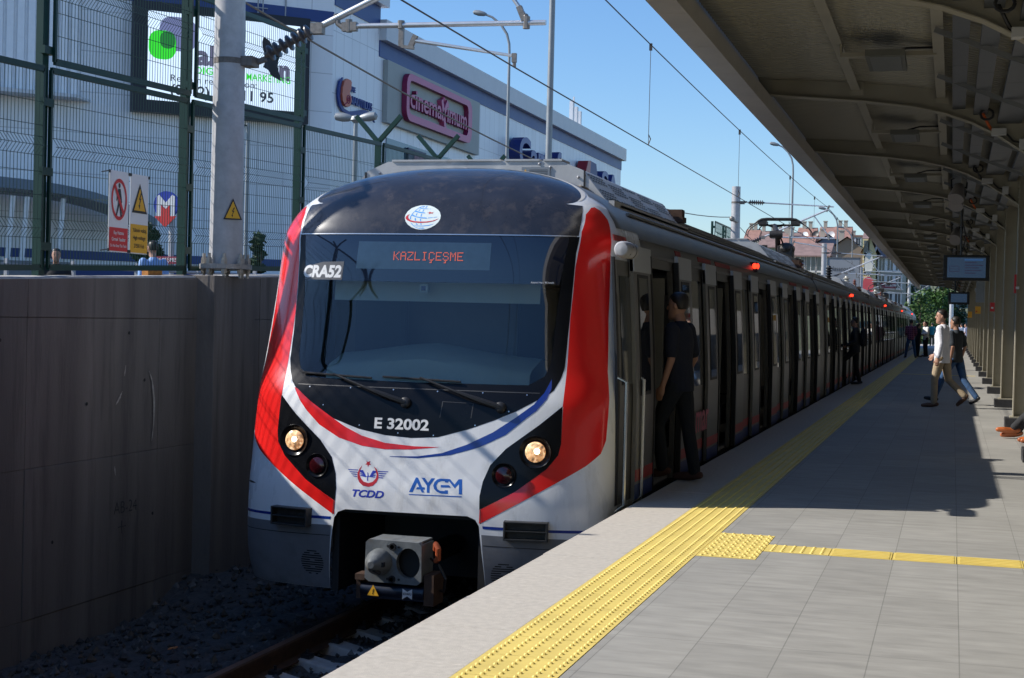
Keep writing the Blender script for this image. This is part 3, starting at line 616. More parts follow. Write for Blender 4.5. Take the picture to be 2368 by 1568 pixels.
m_roof=M('train roof grey',(.20,.20,.195),.42,.35,var=.15,vs=2.5,dirt=((.13,.12,.11),2,.55,.6))
m_box=M('roof box grey',(.46,.465,.46),.5,.2,var=.12,vs=4,dirt=((.22,.17,.12),2.6,.56,.7))
m_rim=M('dome rim',(.72,.70,.66),.4,var=.05)
m_int=M('cabin lining',(.22,.22,.22),.6,var=.1); m_dash=M('cab desk cream',(.72,.75,.68),.55,var=.06); m_cream=M('sun blind cream',(.78,.78,.70),.7,var=.05)
m_glass=glass_mat('windscreen',(.66,.74,.72)); 
m_wglass=M('tinted window glass',(.012,.014,.016),.03,var=0,spec=.8)
m_seal=M('rubber seal',(.010,.010,.011),.55,var=.2)
m_lens=M('lit lamp lens',(.8,.55,.3),.2,var=.5,vs=45,emit=(1,.50,.20),es=.9)
lens_t=m_lens.node_tree; lens_b=lens_t.nodes['Principled BSDF']; lens_v=nn(lens_t,'ShaderNodeTexVoronoi'); lens_v.inputs['Scale'].default_value=55; lens_n=nn(lens_t,'ShaderNodeTexNoise'); lens_n.inputs['Scale'].default_value=38; lens_n.inputs['Detail'].default_value=5
lens_g=nn(lens_t,'ShaderNodeNewGeometry'); lens_t.links.new(lens_g.outputs['Position'],lens_v.inputs['Vector']); lens_t.links.new(lens_g.outputs['Position'],lens_n.inputs['Vector'])
lens_r=nn(lens_t,'ShaderNodeValToRGB'); lens_r.color_ramp.elements[0].position=.36; lens_r.color_ramp.elements[0].color=(.09,.035,.012,1); lens_r.color_ramp.elements[1].position=.68; lens_r.color_ramp.elements[1].color=(1,.72,.46,1); lens_e=lens_r.color_ramp.elements.new(.52); lens_e.color=(.55,.22,.07,1)
lens_t.links.new(lens_n.outputs['Fac'],lens_r.inputs[0]); lens_t.links.new(lens_r.outputs[0],lens_b.inputs['Emission Color']); lens_b.inputs['Emission Strength'].default_value=.75
m_hot=M('lamp filament',(1,.9,.7),.2,var=0,emit=(1,.86,.62),es=6)
m_redlamp=M('lit red lamp',(.9,.05,.02),.3,var=0,emit=(1,.035,.012),es=2.6)
m_led=M('led orange',(.4,.07,.03),.4,var=0,emit=(1,.16,.07),es=.42)
m_chrome=M('handrail steel',(.6,.6,.58),.25,.9,var=.05)
QL=1.9
def Sn(q,z):
    e=.004; a=Vector(S(q+e,z)); b_=Vector(S(q-e,z)); c=Vector(S(q,min(z+e,2.806))); d=Vector(S(q,max(z-e,-1.04)))
    n=(a-b_).cross(c-d)
    return n.normalized() if n.length>1e-9 else Vector((0,-.3,1)).normalized()
def onnose(q,z,off=0): return Vector(S(q,z))+Sn(q,z)*off
TR=thing('commuter_train','long red, white and black electric commuter train standing at the platform with doors open','train',(XC,11.5,-1.1))
def patch(name,mat,poly,holes=(),off=0,step=.05,parent=TR,zs=None,border=None):
    off*=.35; step*=.75
    """a piece of the nose skin: polygon in (q, z) of the nose surface, lying on that surface"""
    pts=[]; ed=[]
    def loop(pl):
        d=[]
        for i in range(len(pl)):
            a,b_=pl[i],pl[(i+1)%len(pl)]; L=math.hypot((b_[0]-a[0])*QL,b_[1]-a[1]); k=max(1,int(L/step))
            for j in range(k): d.append((a[0]+(b_[0]-a[0])*j/k,a[1]+(b_[1]-a[1])*j/k))
        o=len(pts)
        for x in d: pts.append(Vector((x[0]*QL,x[1])))
        for i in range(len(d)): ed.append((o+i,o+(i+1)%len(d)))
    loop(poly)
    for h in holes: loop(h)
    x0,x1=min(p_[0] for p_ in poly),max(p_[0] for p_ in poly); z0,z1=min(p_[1] for p_ in poly),max(p_[1] for p_ in poly)
    zz=zs or [z0+step*(i+.5) for i in range(int((z1-z0)/step)+1)]
    for z in zz:
        x=x0+step/QL*.5
        while x<x1:
            if inside((x,z),poly) and not any(inside((x,z),h) for h in holes): pts.append(Vector((x*QL,z)))
            x+=step/QL
    V,E,F,*_=delaunay_2d_cdt(pts,ed,[],0,1e-5)
    keep=[]
    for f in F:
        c=(sum(V[i].x for i in f)/len(f)/QL,sum(V[i].y for i in f)/len(f))
        if inside(c,poly) and not any(inside(c,h) for h in holes): keep.append(f)
    me=bpy.data.meshes.new(name); co=[onnose(v.x/QL,v.y,off) for v in V]
    fs=[]
    for f in keep:
        a,b_,c=[co[i] for i in f[:3]]; n=(b_-a).cross(c-a); r=Sn(V[f[0]].x/QL,V[f[0]].y)
        fs.append(tuple(f) if n.dot(r)>0 else tuple(f)[::-1])
    me.from_pydata(co,[],fs); me.materials.append(mat)
    me.polygons.foreach_set('use_smooth',[True]*len(fs)); me.update()
    me.normals_split_custom_set_from_vertices([Sn(v.x/QL,v.y) for v in V])
    o=bpy.data.objects.new(name,me); COL.objects.link(o); par(o,parent); return o
def mir(pl): return [(-q,z) for q,z in pl][::-1]
# outlines of the painted areas
half=[(.643,2.153),(.618,1.908),(.595,1.551),(.585,1.282),(.578,1.127),(.556,1.015),(.49,.942)]
glass=[(-q-.015,z) for q,z in half]+[(0,.934)]+half[::-1]; glass=glass[::-1]
maskh=[(.690,2.158),(.675,2.024),(.658,1.68),(.645,1.339),(.638,1.086),(.624,.995),(.60,.905)]
mask=[(-q,z) for q,z in maskh]+[(-.574,.852),(-.534,.752),(-.387,.628),(-.242,.54),(-.119,.499),(0,.486),(.119,.502),(.25,.575),(.36,.655),(.45,.732),(.53,.82),(.57,.855)]+maskh[::-1]
opening=[(-.36,-.79),(-.335,-.339),(-.325,-.19),(-.308,-.14),(-.273,-.115),(.273,-.11),(.308,-.135),(.325,-.185),(.335,-.339),(.36,-.79)]
zd=[ -.78+.05*i for i in range(62)]+[2.3+.02*i for i in range(20)]+[2.70+.01*i for i in range(9)]+[2.788,2.795,2.8,2.803]
base=[(-2,-.785),(-.36,-.785)]+opening[1:-1]+[(.36,-.785),(2,-.785),(2,2.805),(-2,2.805)]
patch('nose_shell',m_wht,base,[glass],0,.05,zs=zd)
def ylim(z):
    y=12.2+.56*max(0,(z-2.437)/.355)**.8; yf=YF(z); D=DZ(z); h=(y-yf)/D
    return float(np.interp(h,_h,_q)) if h<1 else 1+(y-yf-D)/(YB-yf-D)
zt=[2.437+.01*i for i in range(37)]+[2.803]
dome_r=[(.686,2.166),(.70,2.25),(.725,2.34),(.757,2.425)]+[(ylim(z),z) for z in zt]
patch('nose_dome',m_dome,dome_r+mir(dome_r),[],.004,.04,zs=zd[58:])
rim=[(ylim(z),z) for z in zt[3:]]; rim2=[(ylim(z)+.012+.03*min(1,(z-2.46)/.1),z) for z in zt[3:]][::-1]
shr=[(.90,2.25),(.90,2.36),(.93,2.44)]+[(ylim(z)+.05,z) for z in zt[8:]]+[(1.999,2.803),(1.999,2.25)]
for s_ in (1,-1): patch('roof_shoulder',m_roof,shr if s_>0 else mir(shr),[],.005,.05,zs=zd[60:])
for s_ in (1,-1):
    pl=rim+rim2; patch('dome_rim',m_rim,pl if s_>0 else mir(pl),[],.007,.03,zs=zd[64:])
patch('windscreen_mask',m_blk,mask,[glass],.004,.05)
seam=[(-.688,2.166),(.688,2.166),(.688,2.158),(-.688,2.158)]
patch('dome_seam',m_chrome,[(q*.985,z) for q,z in seam],[],.006,.05)
# glass: lower clear pane, upper dark printed band with the destination sign
zc_=1.762
low=[(-.622,zc_),(.602,zc_)]+[p_ for p_ in half if p_[1]<zc_]+[(0,.934)]+[(-q-.015,z) for q,z in half if z<zc_][::-1]
patch('windscreen',m_glass,low,[],-.004,.05)
upp=[(-.658,2.153),(.643,2.153),(.618,1.908),(.602,zc_),(-.622,zc_),(-.633,1.908)]
m_print=M('printed dark glass',(.006,.010,.022),.03,var=0,spec=1.0)
patch('printed_glass',m_print,upp,[],-.004,.05)
sg=patch('destination_sign',M('sign window',(.035,.065,.10),.08,var=.08,vs=20,spec=.8),[(-.352,2.098),(.291,2.093),(.287,1.866),(-.354,1.866)],[],-.001,.06)
F57={'K':'10001 10010 10100 11000 10100 10010 10001','A':'01110 10001 10001 11111 10001 10001 10001','Z':'11111 00001 00010 00100 01000 10000 11111','L':'10000 10000 10000 10000 10000 10000 11111','I':'01110 00100 00100 00100 00100 00100 01110','C':'01110 10001 10000 10000 10000 10001 01110','E':'11111 10000 10000 11110 10000 10000 11111','S':'01110 10001 10000 01110 00001 10001 01110','M':'10001 11011 10101 10101 10001 10001 10001'}
b=MB(); px=.335/59; pz=.073/7
for i,c in enumerate('KAZLICESME'):
    rows=F57[c].split()+(['00100','01100'] if i in (5,7) else [])
    for r_,row in enumerate(rows):
        for k,bit in enumerate(row):
            if bit=='1':
                q=-.170+(i*6+k)*px; z=2.013-(r_+.5)*pz
                if r_<7 and k%1==0: q+=0
                P=[onnose(q+a*px*.36,z+c_*pz*.36,.003) for a,c_ in ((-1,-1),(1,-1),(1,1),(-1,1))]; b.add(P,[(0,1,2,3)])
b.build('led_text',m_led,sg)
def nosetext(name,s,q0,q1,z0,z1,mat,bold=0,shear=0,parent=TR,off=.008):
    off*=.16
    vs,fs=text_geo(s,bold,shear); W=max(v[0] for v in vs); b=MB()
    b.add([onnose(q0+(q1-q0)*v[0]/W,z0+(z1-z0)*v[1],off) for v in vs],[f for f in fs]); return b.build(name,mat,parent)
cr=patch('number_plate',M('plate film',(.10,.10,.105),.4,var=.2),[(-.640,1.768),(-.421,1.768),(-.418,1.925),(-.53,1.92),(-.60,1.888),(-.636,1.86)],[],.002,.05)
nosetext('run_number','CRA52',-.634,-.427,1.792,1.892,m_white,.045,.10,cr,.012)
nosetext('unit_number','E 32002',-.170,.077,.553,.640,m_white,.03,0,TR,.014)
nosetext('speed_label','Azami Hız : 95 km/h',.475,.578,1.768,1.784,m_white,.01,0,TR,.004)
red=ND['red_band']; 
patch('red_band',m_red,red,[],.004,.04); patch('red_band',m_red,mir(red),[],.004,.04)
lc=ND['lamp_cluster']
K=[patch('lamp_cluster',m_blk,lc,[],.006,.04),patch('lamp_cluster',m_blk,mir(lc),[],.006,.04)]
patch('red_swoosh',m_red,[(-.580,.853),(-.539,.745),(-.50,.668),(-.431,.558),(-.331,.46),(-.22,.404),(-.114,.385),(.004,.394),(.133,.424),(.018,.421),(-.116,.437),(-.224,.486),(-.304,.55),(-.379,.63),(-.485,.745),(-.563,.845)],[],.005,.04)
patch('blue_swoosh',m_nav,[(-.089,.331),(.036,.342),(.144,.378),(.249,.453),(.358,.559),(.451,.683),(.522,.79),(.562,.885),(.587,.995),(.590,.92),(.575,.835),(.535,.74),(.499,.686),(.414,.544),(.306,.438),(.181,.365),(.037,.327),(-.089,.328)],[],.005,.04)
for s_ in (1,-1):
    a=[(.340,-.182),(1.0,-.200),(1.0,-.222),(.342,-.205)]; patch('blue_line',m_nav,a if s_>0 else mir(a),[],.005,.05)
    a=[(.3365,-.252),(1.35,-.285),(1.35,-.783),(.36,-.783),(.345,-.45)]; patch('grey_skirt',m_gry,a if s_>0 else mir(a),[],.006,.05)
    a=[(.345,-.335),(1.3,-.36),(1.3,-.366),(.345,-.341)]; patch('skirt_seam',m_seal,a if s_>0 else mir(a),[],.009,.05)
    b=MB(); cq,cz_=.432*s_,-.575
    for r_ in range(11):
        dz=(r_-5)*.019; L=math.sqrt(max(.105**2-dz*dz,.0004))/QL
        for a0,a1 in (((-L,L),) if r_%3 else ((-L,-.01),(.012,L))):
            n=5; top=[onnose(cq+a0+(a1-a0)*i/n,cz_+dz+.0048,.004) for i in range(n+1)]; bot=[onnose(cq+a0+(a1-a0)*i/n,cz_+dz-.0048,.004) for i in range(n+1)]
            b.add(bot+top,[(i,i+1,n+2+i,n+1+i) for i in range(n)])
    b.build('speaker_slots',m_seal,TR)
    # step box with two rungs
    b=MB(); q0,q1=.437*s_,.613*s_; 
    if q0>q1: q0,q1=q1,q0
    A=onnose(q0,-.2); B=onnose(q1,-.2); u=(B-A).normalized(); n=Vector((u.y,-u.x,0)); c=(A+B)/2; w_=(B-A).length/2
    for dz,hh in ((.068,.006),(.0,.005),(-.068,.008)): b.obox(c+n*.03+Vector((0,0,dz)),u*w_,n*.055,(0,0,hh))
    for e in (-1,1): b.obox(c+n*.03+u*w_*e,u*.008,n*.055,(0,0,.075))
    b.obox(c+n*.008,u*w_,n*.004,(0,0,.07)); b.build('step',M('step steel',(.05,.05,.048),.5,.4,var=.3,vs=20),TR,bevel=.003)
def flatpoly(name,polys,mat,off=.008,parent=TR):
    off*=.16
    b=MB()
    for pl in polys:
        d=[]
        for i in range(len(pl)):
            a,b_=pl[i],pl[(i+1)%len(pl)]; k=max(1,int(math.hypot((b_[0]-a[0])*QL,b_[1]-a[1])/.03)); d+=[(a[0]+(b_[0]-a[0])*j/k,a[1]+(b_[1]-a[1])*j/k) for j in range(k)]
        pl=d; tr=tessellate_polygon([[Vector((q*QL,z,0)) for q,z in pl]]); P=[onnose(q,z,off) for q,z in pl]
        fs=[]
        for t in tr:
            n=(P[t[1]]-P[t[0]]).cross(P[t[2]]-P[t[0]]); fs.append(tuple(t) if n.dot(Sn(*pl[0]))>0 else tuple(t)[::-1])
        b.add(P,fs)
    return b.build(name,mat,parent)
flatpoly('operator_letters',[ND[k] for k in ('A','Y','G','Gbar','Mg','U')],m_logob)
em=flatpoly('emblem',[ND['star'],ND['cres']],m_lred); flatpoly('wings',ND['wings'],m_tcdd,.008,em)
nosetext('emblem_text','TCDD',-.245,-.100,-.006,.052,m_tcdd,.03,.25)
gd=patch('globe_logo',m_disc,ND['g_disc'],[],.008,.03); flatpoly('globe_lines',ND['g_blue'],m_sky,.024,gd); flatpoly('globe_swoosh',[ND['g_red'],ND['g_star']],m_lred,.028,gd)
# lamps
for s_,k in ((1,K[0]),(-1,K[1])):
    P=onnose(.545*s_,.418); n=(Sn(.545*s_,.418)+Vector((0,-1.2,-.05))).normalized(); u=Vector((1,0,0)); u=(u-n*u.dot(n)).normalized(); v=n.cross(u)
    h=MB(); h.lathe(P-n*.0,n,[(.006,.105),(.018,.132),(.03,.128),(.012,.10),(-.02,.088),(.012,.084)],32); h=h.build('headlight',m_blk,TR,smooth=True)
    h2=MB(); h2.lathe(P+n*.012,n,[(0,.083),(.012,.082),(.026,.062),(.032,.03),(.033,.001)],28); h2.build('lens',m_lens,h,smooth=True)
    h3=MB(); h3.sphere(P+n*.040+u*.014+v*.006,(.026,.01,.026),12,8); h3.build('bulb',m_hot,h,smooth=True)
    P=onnose(.420*s_,.225); n=(Sn(.42*s_,.225)+Vector((0,-1.2,-.05))).normalized()
    h=MB(); h.lathe(P,n,[(.006,.075),(.018,.100),(.028,.096),(.012,.075)],28); h=h.build('tail_light',m_blk,TR,smooth=True)
    h2=MB(); h2.lathe(P+n*.012,n,[(0,.068),(.012,.066),(.022,.04),(.024,.001)],24); h2.build('lens',M('dark red lens',(.045,.004,.006),.12,var=.1,coat=.5),h,smooth=True)
# seams and fixings of the front panels
m_seam=M('panel seam',(.035,.036,.038),.5,var=.1)
patch('panel_seam',m_seam,[(-.565,.885),(.545,.885),(.541,.878),(-.561,.878)],[],.008,.05)
patch('panel_seam',m_seam,[(.13,.79),(.265,.785),(.265,.781),(.13,.786)],[],.008,.05); patch('panel_seam',m_seam,[(.128,.79),(.132,.79),(.125,.66),(.121,.66)],[],.008,.05); patch('panel_seam',m_seam,[(.263,.785),(.267,.785),(.262,.665),(.258,.665)],[],.008,.05)
for q,z in ((-.50,.865),(-.3,.87),(-.1,.868),(.1,.868),(.3,.87),(.49,.865),(-.42,.72),(-.24,.57),(-.06,.52),(.1,.515),(.28,.61),(.42,.73)):
    b=MB(); b.lathe(onnose(q,z),Sn(q,z),[(0,.007),(.003,.006)],8); b.build('screw',m_chrome,TR)
for s_ in (1,-1):
    a=[(.327,-.05),(.330,-.05),(.334,-.165),(.331,-.165)]; patch('panel_seam',m_seam,a if s_>0 else mir(a),[],.012,.04)
# chipped paint low on the wall side
patch('paint_chip',m_seal,[(-.86,.035),(-.82,.045),(-.78,.04),(-.76,.03),(-.80,.026),(-.84,.03)],[],.006,.03); patch('paint_chip',m_seal,[(-.90,.05),(-.87,.048),(-.87,.045),(-.90,.046)],[],.006,.03)
# wipers
for pv,tp_,b0,b1 in (((-.035,.765),(-.383,.962),(-.545,.972),(-.205,.948)),((.385,.757),(.02,.958),(-.155,.962),(.2,.943))):
    b=MB(); a=onnose(*pv,.02); c=onnose(*tp_,.045); mid=onnose(pv[0]+.55*(tp_[0]-pv[0]),pv[1]+.5*(tp_[1]-pv[1]),.06)
    b.lathe(onnose(*pv),Sn(*pv),[(0,.045),(.03,.045),(.04,.03)],16)
    b.tube([a,a.lerp(mid,.5)+Vector((0,-.02,0)),mid],[.026,.024,.012],8); b.tube([mid,c],[.011,.009],8)
    w_=b.build('wiper',m_black,TR,smooth=True); b=MB()
    n=9; b.tube([onnose(b0[0]+(b1[0]-b0[0])*i/n,b0[1]+(b1[1]-b0[1])*i/n,.022) for i in range(n+1)],.009,6); b.build('wiper_blade',m_seal,w_)
# cab inside
b=MB(); b.box((-5.55,13.15,.2),(-2.85,13.2,2.3)); b.box((-5.55,12.1,.6),(-2.85,13.2,.66)); b.box((-5.5,12.35,2.2),(-2.9,13.2,2.25)); b.box((-5.6,12.3,.6),(-5.55,13.2,2.2)); b.box((-2.85,12.3,.6),(-2.8,13.2,2.2)); b.build('cab_wall',m_int,TR)
b=MB(); n=20; prof=[(.0,.92),(.02,1.06),(.08,1.10),(.40,1.19),(.55,1.17),(.56,.8)]
vs=[]
for i in range(n+1):
    s_=-1+2*i/n; q=s_*.47
    hump=.06*math.exp(-((s_+.1)/.55)**2)
    for dy,z in prof: P=Vector(S(q,.95)); vs.append((P.x,P.y+.16+dy,z+(hump if z>1.0 else 0)-.05*abs(s_)))
k=len(prof); b.add(vs,[(i*k+j,(i+1)*k+j,(i+1)*k+j+1,i*k+j+1) for i in range(n) for j in range(k-1)]); b.build('driver_desk',m_dash,TR,smooth=True,ang=50)
b=MB(); 
for i in range(16):
    q0,q1=-.50+.99*i/16,-.50+.99*(i+1)/16; A=[Vector(S(q,1.7)) for q in (q0,q1)]
    b.quad((A[0].x,A[0].y+.2,1.60),(A[1].x,A[1].y+.2,1.60),(A[1].x,A[1].y+.22,1.80),(A[0].x,A[0].y+.22,1.80))
b.build('sun_blind',m_cream,TR)
b=MB(); A=Vector(S(-.028,1.71)); b.box((A.x-.035,A.y+.06,1.675),(A.x+.035,A.y+.1,1.745),0); b.box((A.x-.02,A.y+.055,1.69),(A.x+.02,A.y+.06,1.73),1); b.build('camera',[m_white,m_nav],TR)
for dx in (-.75,.78):
    b=MB(); b.box((XC+dx-.25,12.75,.7),(XC+dx+.25,12.85,1.75)); b.box((XC+dx-.25,12.55,.9),(XC+dx+.25,12.85,1.0)); b.build('driver_seat',M('seat cloth',(.05,.055,.07),.9),TR,bevel=.04)
# coupler pocket and coupler
b=MB()
for s_ in (-1,1): b.box((XC+s_*.66,11.56,-.8),(XC+s_*.60,12.9,-.10)); 
b.box((XC-.66,12.6,-.8),(XC+.66,12.65,-.10)); b.box((XC-.66,11.56,-.15),(XC+.66,12.65,-.10)); b.build('coupler_pocket',m_seal,TR)
m_cast=M('coupler cast grey',(.17,.182,.182),.6,.25,var=.2,vs=9,dirt=((.13,.10,.07),6,.55,.7),bump=.2,bs=60)
cx=-4.115; yF=11.0; zc0=-.432
cp=MB(); rr=[(-.235,-.14),(-.2,-.165),(.2,-.17),(.235,-.14),(.23,.135),(.205,.16),(-.205,.165),(-.23,.14)]
hole=[(.125+.10*math.cos(6.2832*i/20)*(1 if math.cos(6.2832*i/20)<0 else .95),-.005+.118*math.sin(6.2832*i/20)) for i in range(20)]
def ring_plate(b,outer,hole,y0,y1,cx,cz):
    P=[Vector((x,z)) for x,z in outer]+[Vector((x,z)) for x,z in hole]; no=len(outer); nh=len(hole)
    E=[(i,(i+1)%no) for i in range(no)]+[(no+i,no+(i+1)%nh) for i in range(nh)]
    V,E2,F,*_=delaunay_2d_cdt(P,E,[],0,1e-6)
    F=[f for f in F if not inside((sum(V[i].x for i in f)/3,sum(V[i].y for i in f)/3),hole) and inside((sum(V[i].x for i in f)/3,sum(V[i].y for i in f)/3),outer)]
    b.add([(cx+v.x,y0,cz+v.y) for v in V],[tuple(f) for f in F])
    for lp,sg in ((outer,1),(hole,-1)):
        k=len(lp); b.add([(cx+x,y0,cz+z) for x,z in lp]+[(cx+x,y1,cz+z) for x,z in lp],[((i+1)%k,i,i+k,(i+1)%k+k)[::sg] for i in range(k)])
ring_plate(cp,rr,hole,yF,yF+.06,cx,zc0)
cp.box((cx-.205,yF+.06,-.285),(cx+.215,yF+.3,-.268)); cp.box((cx-.225,yF+.06,-.59),(cx-.205,yF+.3,-.29)); cp.box((cx+.205,yF+.06,-.59),(cx+.225,yF+.3,-.29)); cp.box((cx-.22,yF+.28,-.59),(cx+.22,yF+.3,-.29)); cp.box((cx-.2,yF+.06,-.598),(cx+.2,yF+.3,-.59))
cp=cp.build('coupler',m_cast,TR,bevel=.005)
q=MB(); q.box((cx-.2,yF+.10,-.585),(cx+.2,yF+.12,-.29)); q.build('coupler_cavity',m_seal,cp)
b=MB(); b.lathe((cx-.112,yF+.02,zc0-.005),(0,-1,0),[(0,.105),(.05,.102),(.10,.09),(.15,.065),(.19,.04),(.21,.026)],28); b.build('coupler_cone',m_cast,cp,smooth=True)
b=MB(); b.box((cx-.175,yF-.13,zc0-.025),(cx-.03,yF-.06,zc0+.01)); b.build('coupler_hook',m_seal,cp)
b=MB(); b.tube([(cx-.1,yF-.16,zc0+.01),(cx-.1,yF-.15,zc0-.05),(cx-.06,yF-.12,zc0-.075)],.015,8); b.build('coupler_link',m_seal,cp)
for dz in (.118,-.135): b=MB(); b.lathe((cx-.005,yF,zc0+dz),(0,-1,0),[(0,.028),(.02,.028),(.02,.017),(-.02,.015)],14); b.build('air_port',m_seal,cp)
for dx,dz in ((-.045,.12),(.045,.117),(.05,-.135),(-.045,-.135)): b=MB(); b.lathe((cx+dx,yF-.001,zc0+dz),(0,-1,0),[(0,.010),(.004,.010)],8); b.build('bolt',m_seal,cp)
b=MB(); b.tube([(cx-.27,yF+.05,-.665),(cx+.25,yF+.05,-.672)],.052,18); b.box((cx-.27,yF+.02,-.73),(cx+.25,yF+.25,-.64)); b.build('electric_head',M('electric head blue black',(.006,.010,.022),.35,var=.2),cp,smooth=True)
b=MB(); b.box((cx-.31,yF+.02,-.74),(cx-.275,yF+.2,-.55)); b.box((cx-.315,yF-.0,-.59),(cx-.235,yF+.15,-.545)); b.build('coupler_bracket',m_rust,cp); b=MB(); b.box((cx+.25,yF+.02,-.76),(cx+.33,yF+.25,-.52)); b.build('coupler_bracket',m_rust,cp)
b=MB(); b.prism([(-.205,-.705),(-.11,-.705),(-.157,-.62)],((cx,yF-.008,0),(1,0,0),(0,0,1),(0,-1,0)),.003); t=b.build('warning_plate',m_signyel,cp)
b=MB(); b.prism(bolt(-.157,-.674,.022),((cx,yF-.012,0),(1,0,0),(0,0,1),(0,-1,0)),.001); b.build('bolt_mark',m_black,t)
b=MB(); b.add([(cx+x,yF-.008,z) for x,z in ((.085,-.632),(.125,-.655),(.165,-.632),(.165,-.714),(.125,-.69),(.085,-.714))],[(0,1,5),(1,4,5),(1,2,3),(1,3,4)]); t=b.build('maker_plate',m_white,cp)
b=MB(); text(b,'SCHAKU',(cx+.09,yF-.010,-.68),(1,0,0),(0,0,1),.018,.07,bold=.02); b.build('maker_text',m_black,t)
b=MB(); b.tube([(cx+.31,yF+.1,-.33),(cx+.33,yF+.05,-.28),(cx+.35,yF+.05,-.31),(cx+.34,yF+.08,-.40),(cx+.31,yF+.12,-.42)],.022,10); b.build('orange_cock',M('orange cock handle',(.55,.12,.04),.5,var=.1),cp,smooth=True)
b=MB(); b.tube([(cx+.24,yF+.2,-.42),(cx+.34,yF+.1,-.45),(cx+.40,yF+.1,-.55),(cx+.37,yF+.15,-.66),(cx+.30,yF+.2,-.66)],.012,8); b.tube([(cx+.0,yF+.3,-.5),(cx,12.5,-.5)],.09,12); b.build('brake_hose',m_black,cp)
# ---------------------------------------------------------------- car bodies
CARS=[(13.2,31.35)]+[(31.65+21.4*k,31.65+21.1+21.4*k) for k in range(4)]
zprof=[-.06,.3,.8,1.2,1.6,2.05]
def sx(z): return XC+WZ(z)
def side(b,y0,y1,z0,z1,out=0,m=None,side_=1,th=.05):
    zs=[z0]+[z for z in zprof if z0<z<z1]+[z1]; k=len(zs); X=lambda z,o: XC+side_*(WZ(z)+o)
    vs=[(X(z,out),y0,z) for z in zs]+[(X(z,out),y1,z) for z in zs]+[(X(z,out-th),y0,z) for z in zs]+[(X(z,out-th),y1,z) for z in zs]
    fs=[]
    for i in range(k-1): fs+=[(i,k+i,k+i+1,i+1),(2*k+i,2*k+i+1,3*k+i+1,3*k+i),(i,i+1,2*k+i+1,2*k+i),(k+i,3*k+i,3*k+i+1,k+i+1)]
    fs+=[(0,2*k,3*k,k),(k-1,2*k-1,4*k-1,3*k-1)]
    if side_<0: fs=[f[::-1] for f in fs]
    b.add(vs,fs,m)
body=MB(); roof=MB(); under=MB(); lining=MB(); ribs=MB(); strip2=MB(); m_tape=M('faded red tape',(.30,.03,.025),.6,var=.4,vs=20)
DO=[]
for ci,(ya,yb) in enumerate(CARS):
    d0=14.08 if ci==0 else ya+2.75
    ds=[d0+3.9*i for i in range(5)]; DO.append(ds)
    edges=[ya]+[e for d in ds for e in (d-.65,d+.65)]+[yb]
    for i in range(0,len(edges),2): side(body,edges[i],edges[i+1],-.06,2.05)
    for d in ds: side(body,d-.65,d+.65,1.97,2.05)
    side(body,ya,yb,-.06,2.05,0,None,-1)
    zz=[2.05,2.15,2.25,2.35,2.45,2.54,2.62,2.68,2.73,2.77,2.795,2.81]
    pr=[(WZ(z),z) for z in zz]; pr=pr+[(-x,z) for x,z in pr[::-1][1:]]; k=len(pr)
    roof.add([(XC+x,y,z) for y in (ya,yb) for x,z in pr],[(i,k+i,k+i+1,i+1) for i in range(k-1)])
    roof.add([(XC+x,ya,z) for x,z in pr],[tuple(range(k))]); roof.add([(XC+x,yb,z) for x,z in pr],[tuple(range(k))[::-1]])
    for x in (1.38,1.30,1.22,1.14,1.05,.95,.84,.72,.58,.42,.25,.08):
        for s_ in (-1,1):
            z=next(zv for zv in [2.05+.004*i for i in range(191)] if WZ(zv)<=x)
            ribs.bar((XC+s_*x,ya+.1,z+.008),(XC+s_*x,yb-.1,z+.008),.03,.022)
    side(strip2,ya,yb,2.055,2.085,.02); side(strip2,ya,yb,2.20,2.208,.012)
    y=ya+.0 if ci else 12.1
    random.seed(ci+3)
    while y<yb-1:
        L=random.choice((.3,.5,.9,1.2)); 
        if random.random()<.62: stripe=MB(); side(stripe,y,min(y+L,yb),2.135,2.185,.006,None,1,.008); stripe.build('red_tape',m_tape,TR)
        y+=L+random.choice((.25,.35,.7,1.1))
    lining.box((XC-1.5,ya,-.06),(XC+1.54,yb,-.03)); lining.box((XC-1.50,ya,-.03),(XC-1.48,yb,2.05)); lining.box((XC-1.5,ya,2.0),(XC+1.46,yb,2.03)); lining.box((XC-1.5,ya,0),(XC+1.5,ya+.03,2)); lining.box((XC-1.5,yb-.03,0),(XC+1.5,yb,2))
    for i in range(4): lining.box((XC-1.45,ds[i]+.9,.2),(XC-1.0,ds[i]+3.0,.45)); lining.box((XC+.98,ds[i]+.9,.2),(XC+1.45,ds[i]+3.0,.45))
    under.box((XC-1.35,ya+.4,-.95),(XC+1.35,yb-.4,-.06)); under.box((XC-1.56,ya+.1,-.35),(XC+1.56,yb-.1,-.062))
    if ci<4: gang=MB(); gang.box((XC-1.42,yb,-.3),(XC+1.42,yb+.3,2.5)); gang.box((XC+1.42,yb+.08,-.05),(XC+1.55,yb+.22,2.1)); gang.build('gangway',m_seal,TR)
body.build('car_body',m_ss,TR); rf=roof.build('roof',m_roof,TR,smooth=True,ang=40); ribs.build('roof_ribs',m_roof,rf)
strip2.build('gutter_rail',m_ss,TR)
lining.build('interior',m_int,TR); under.build('underframe',m_seal,TR)
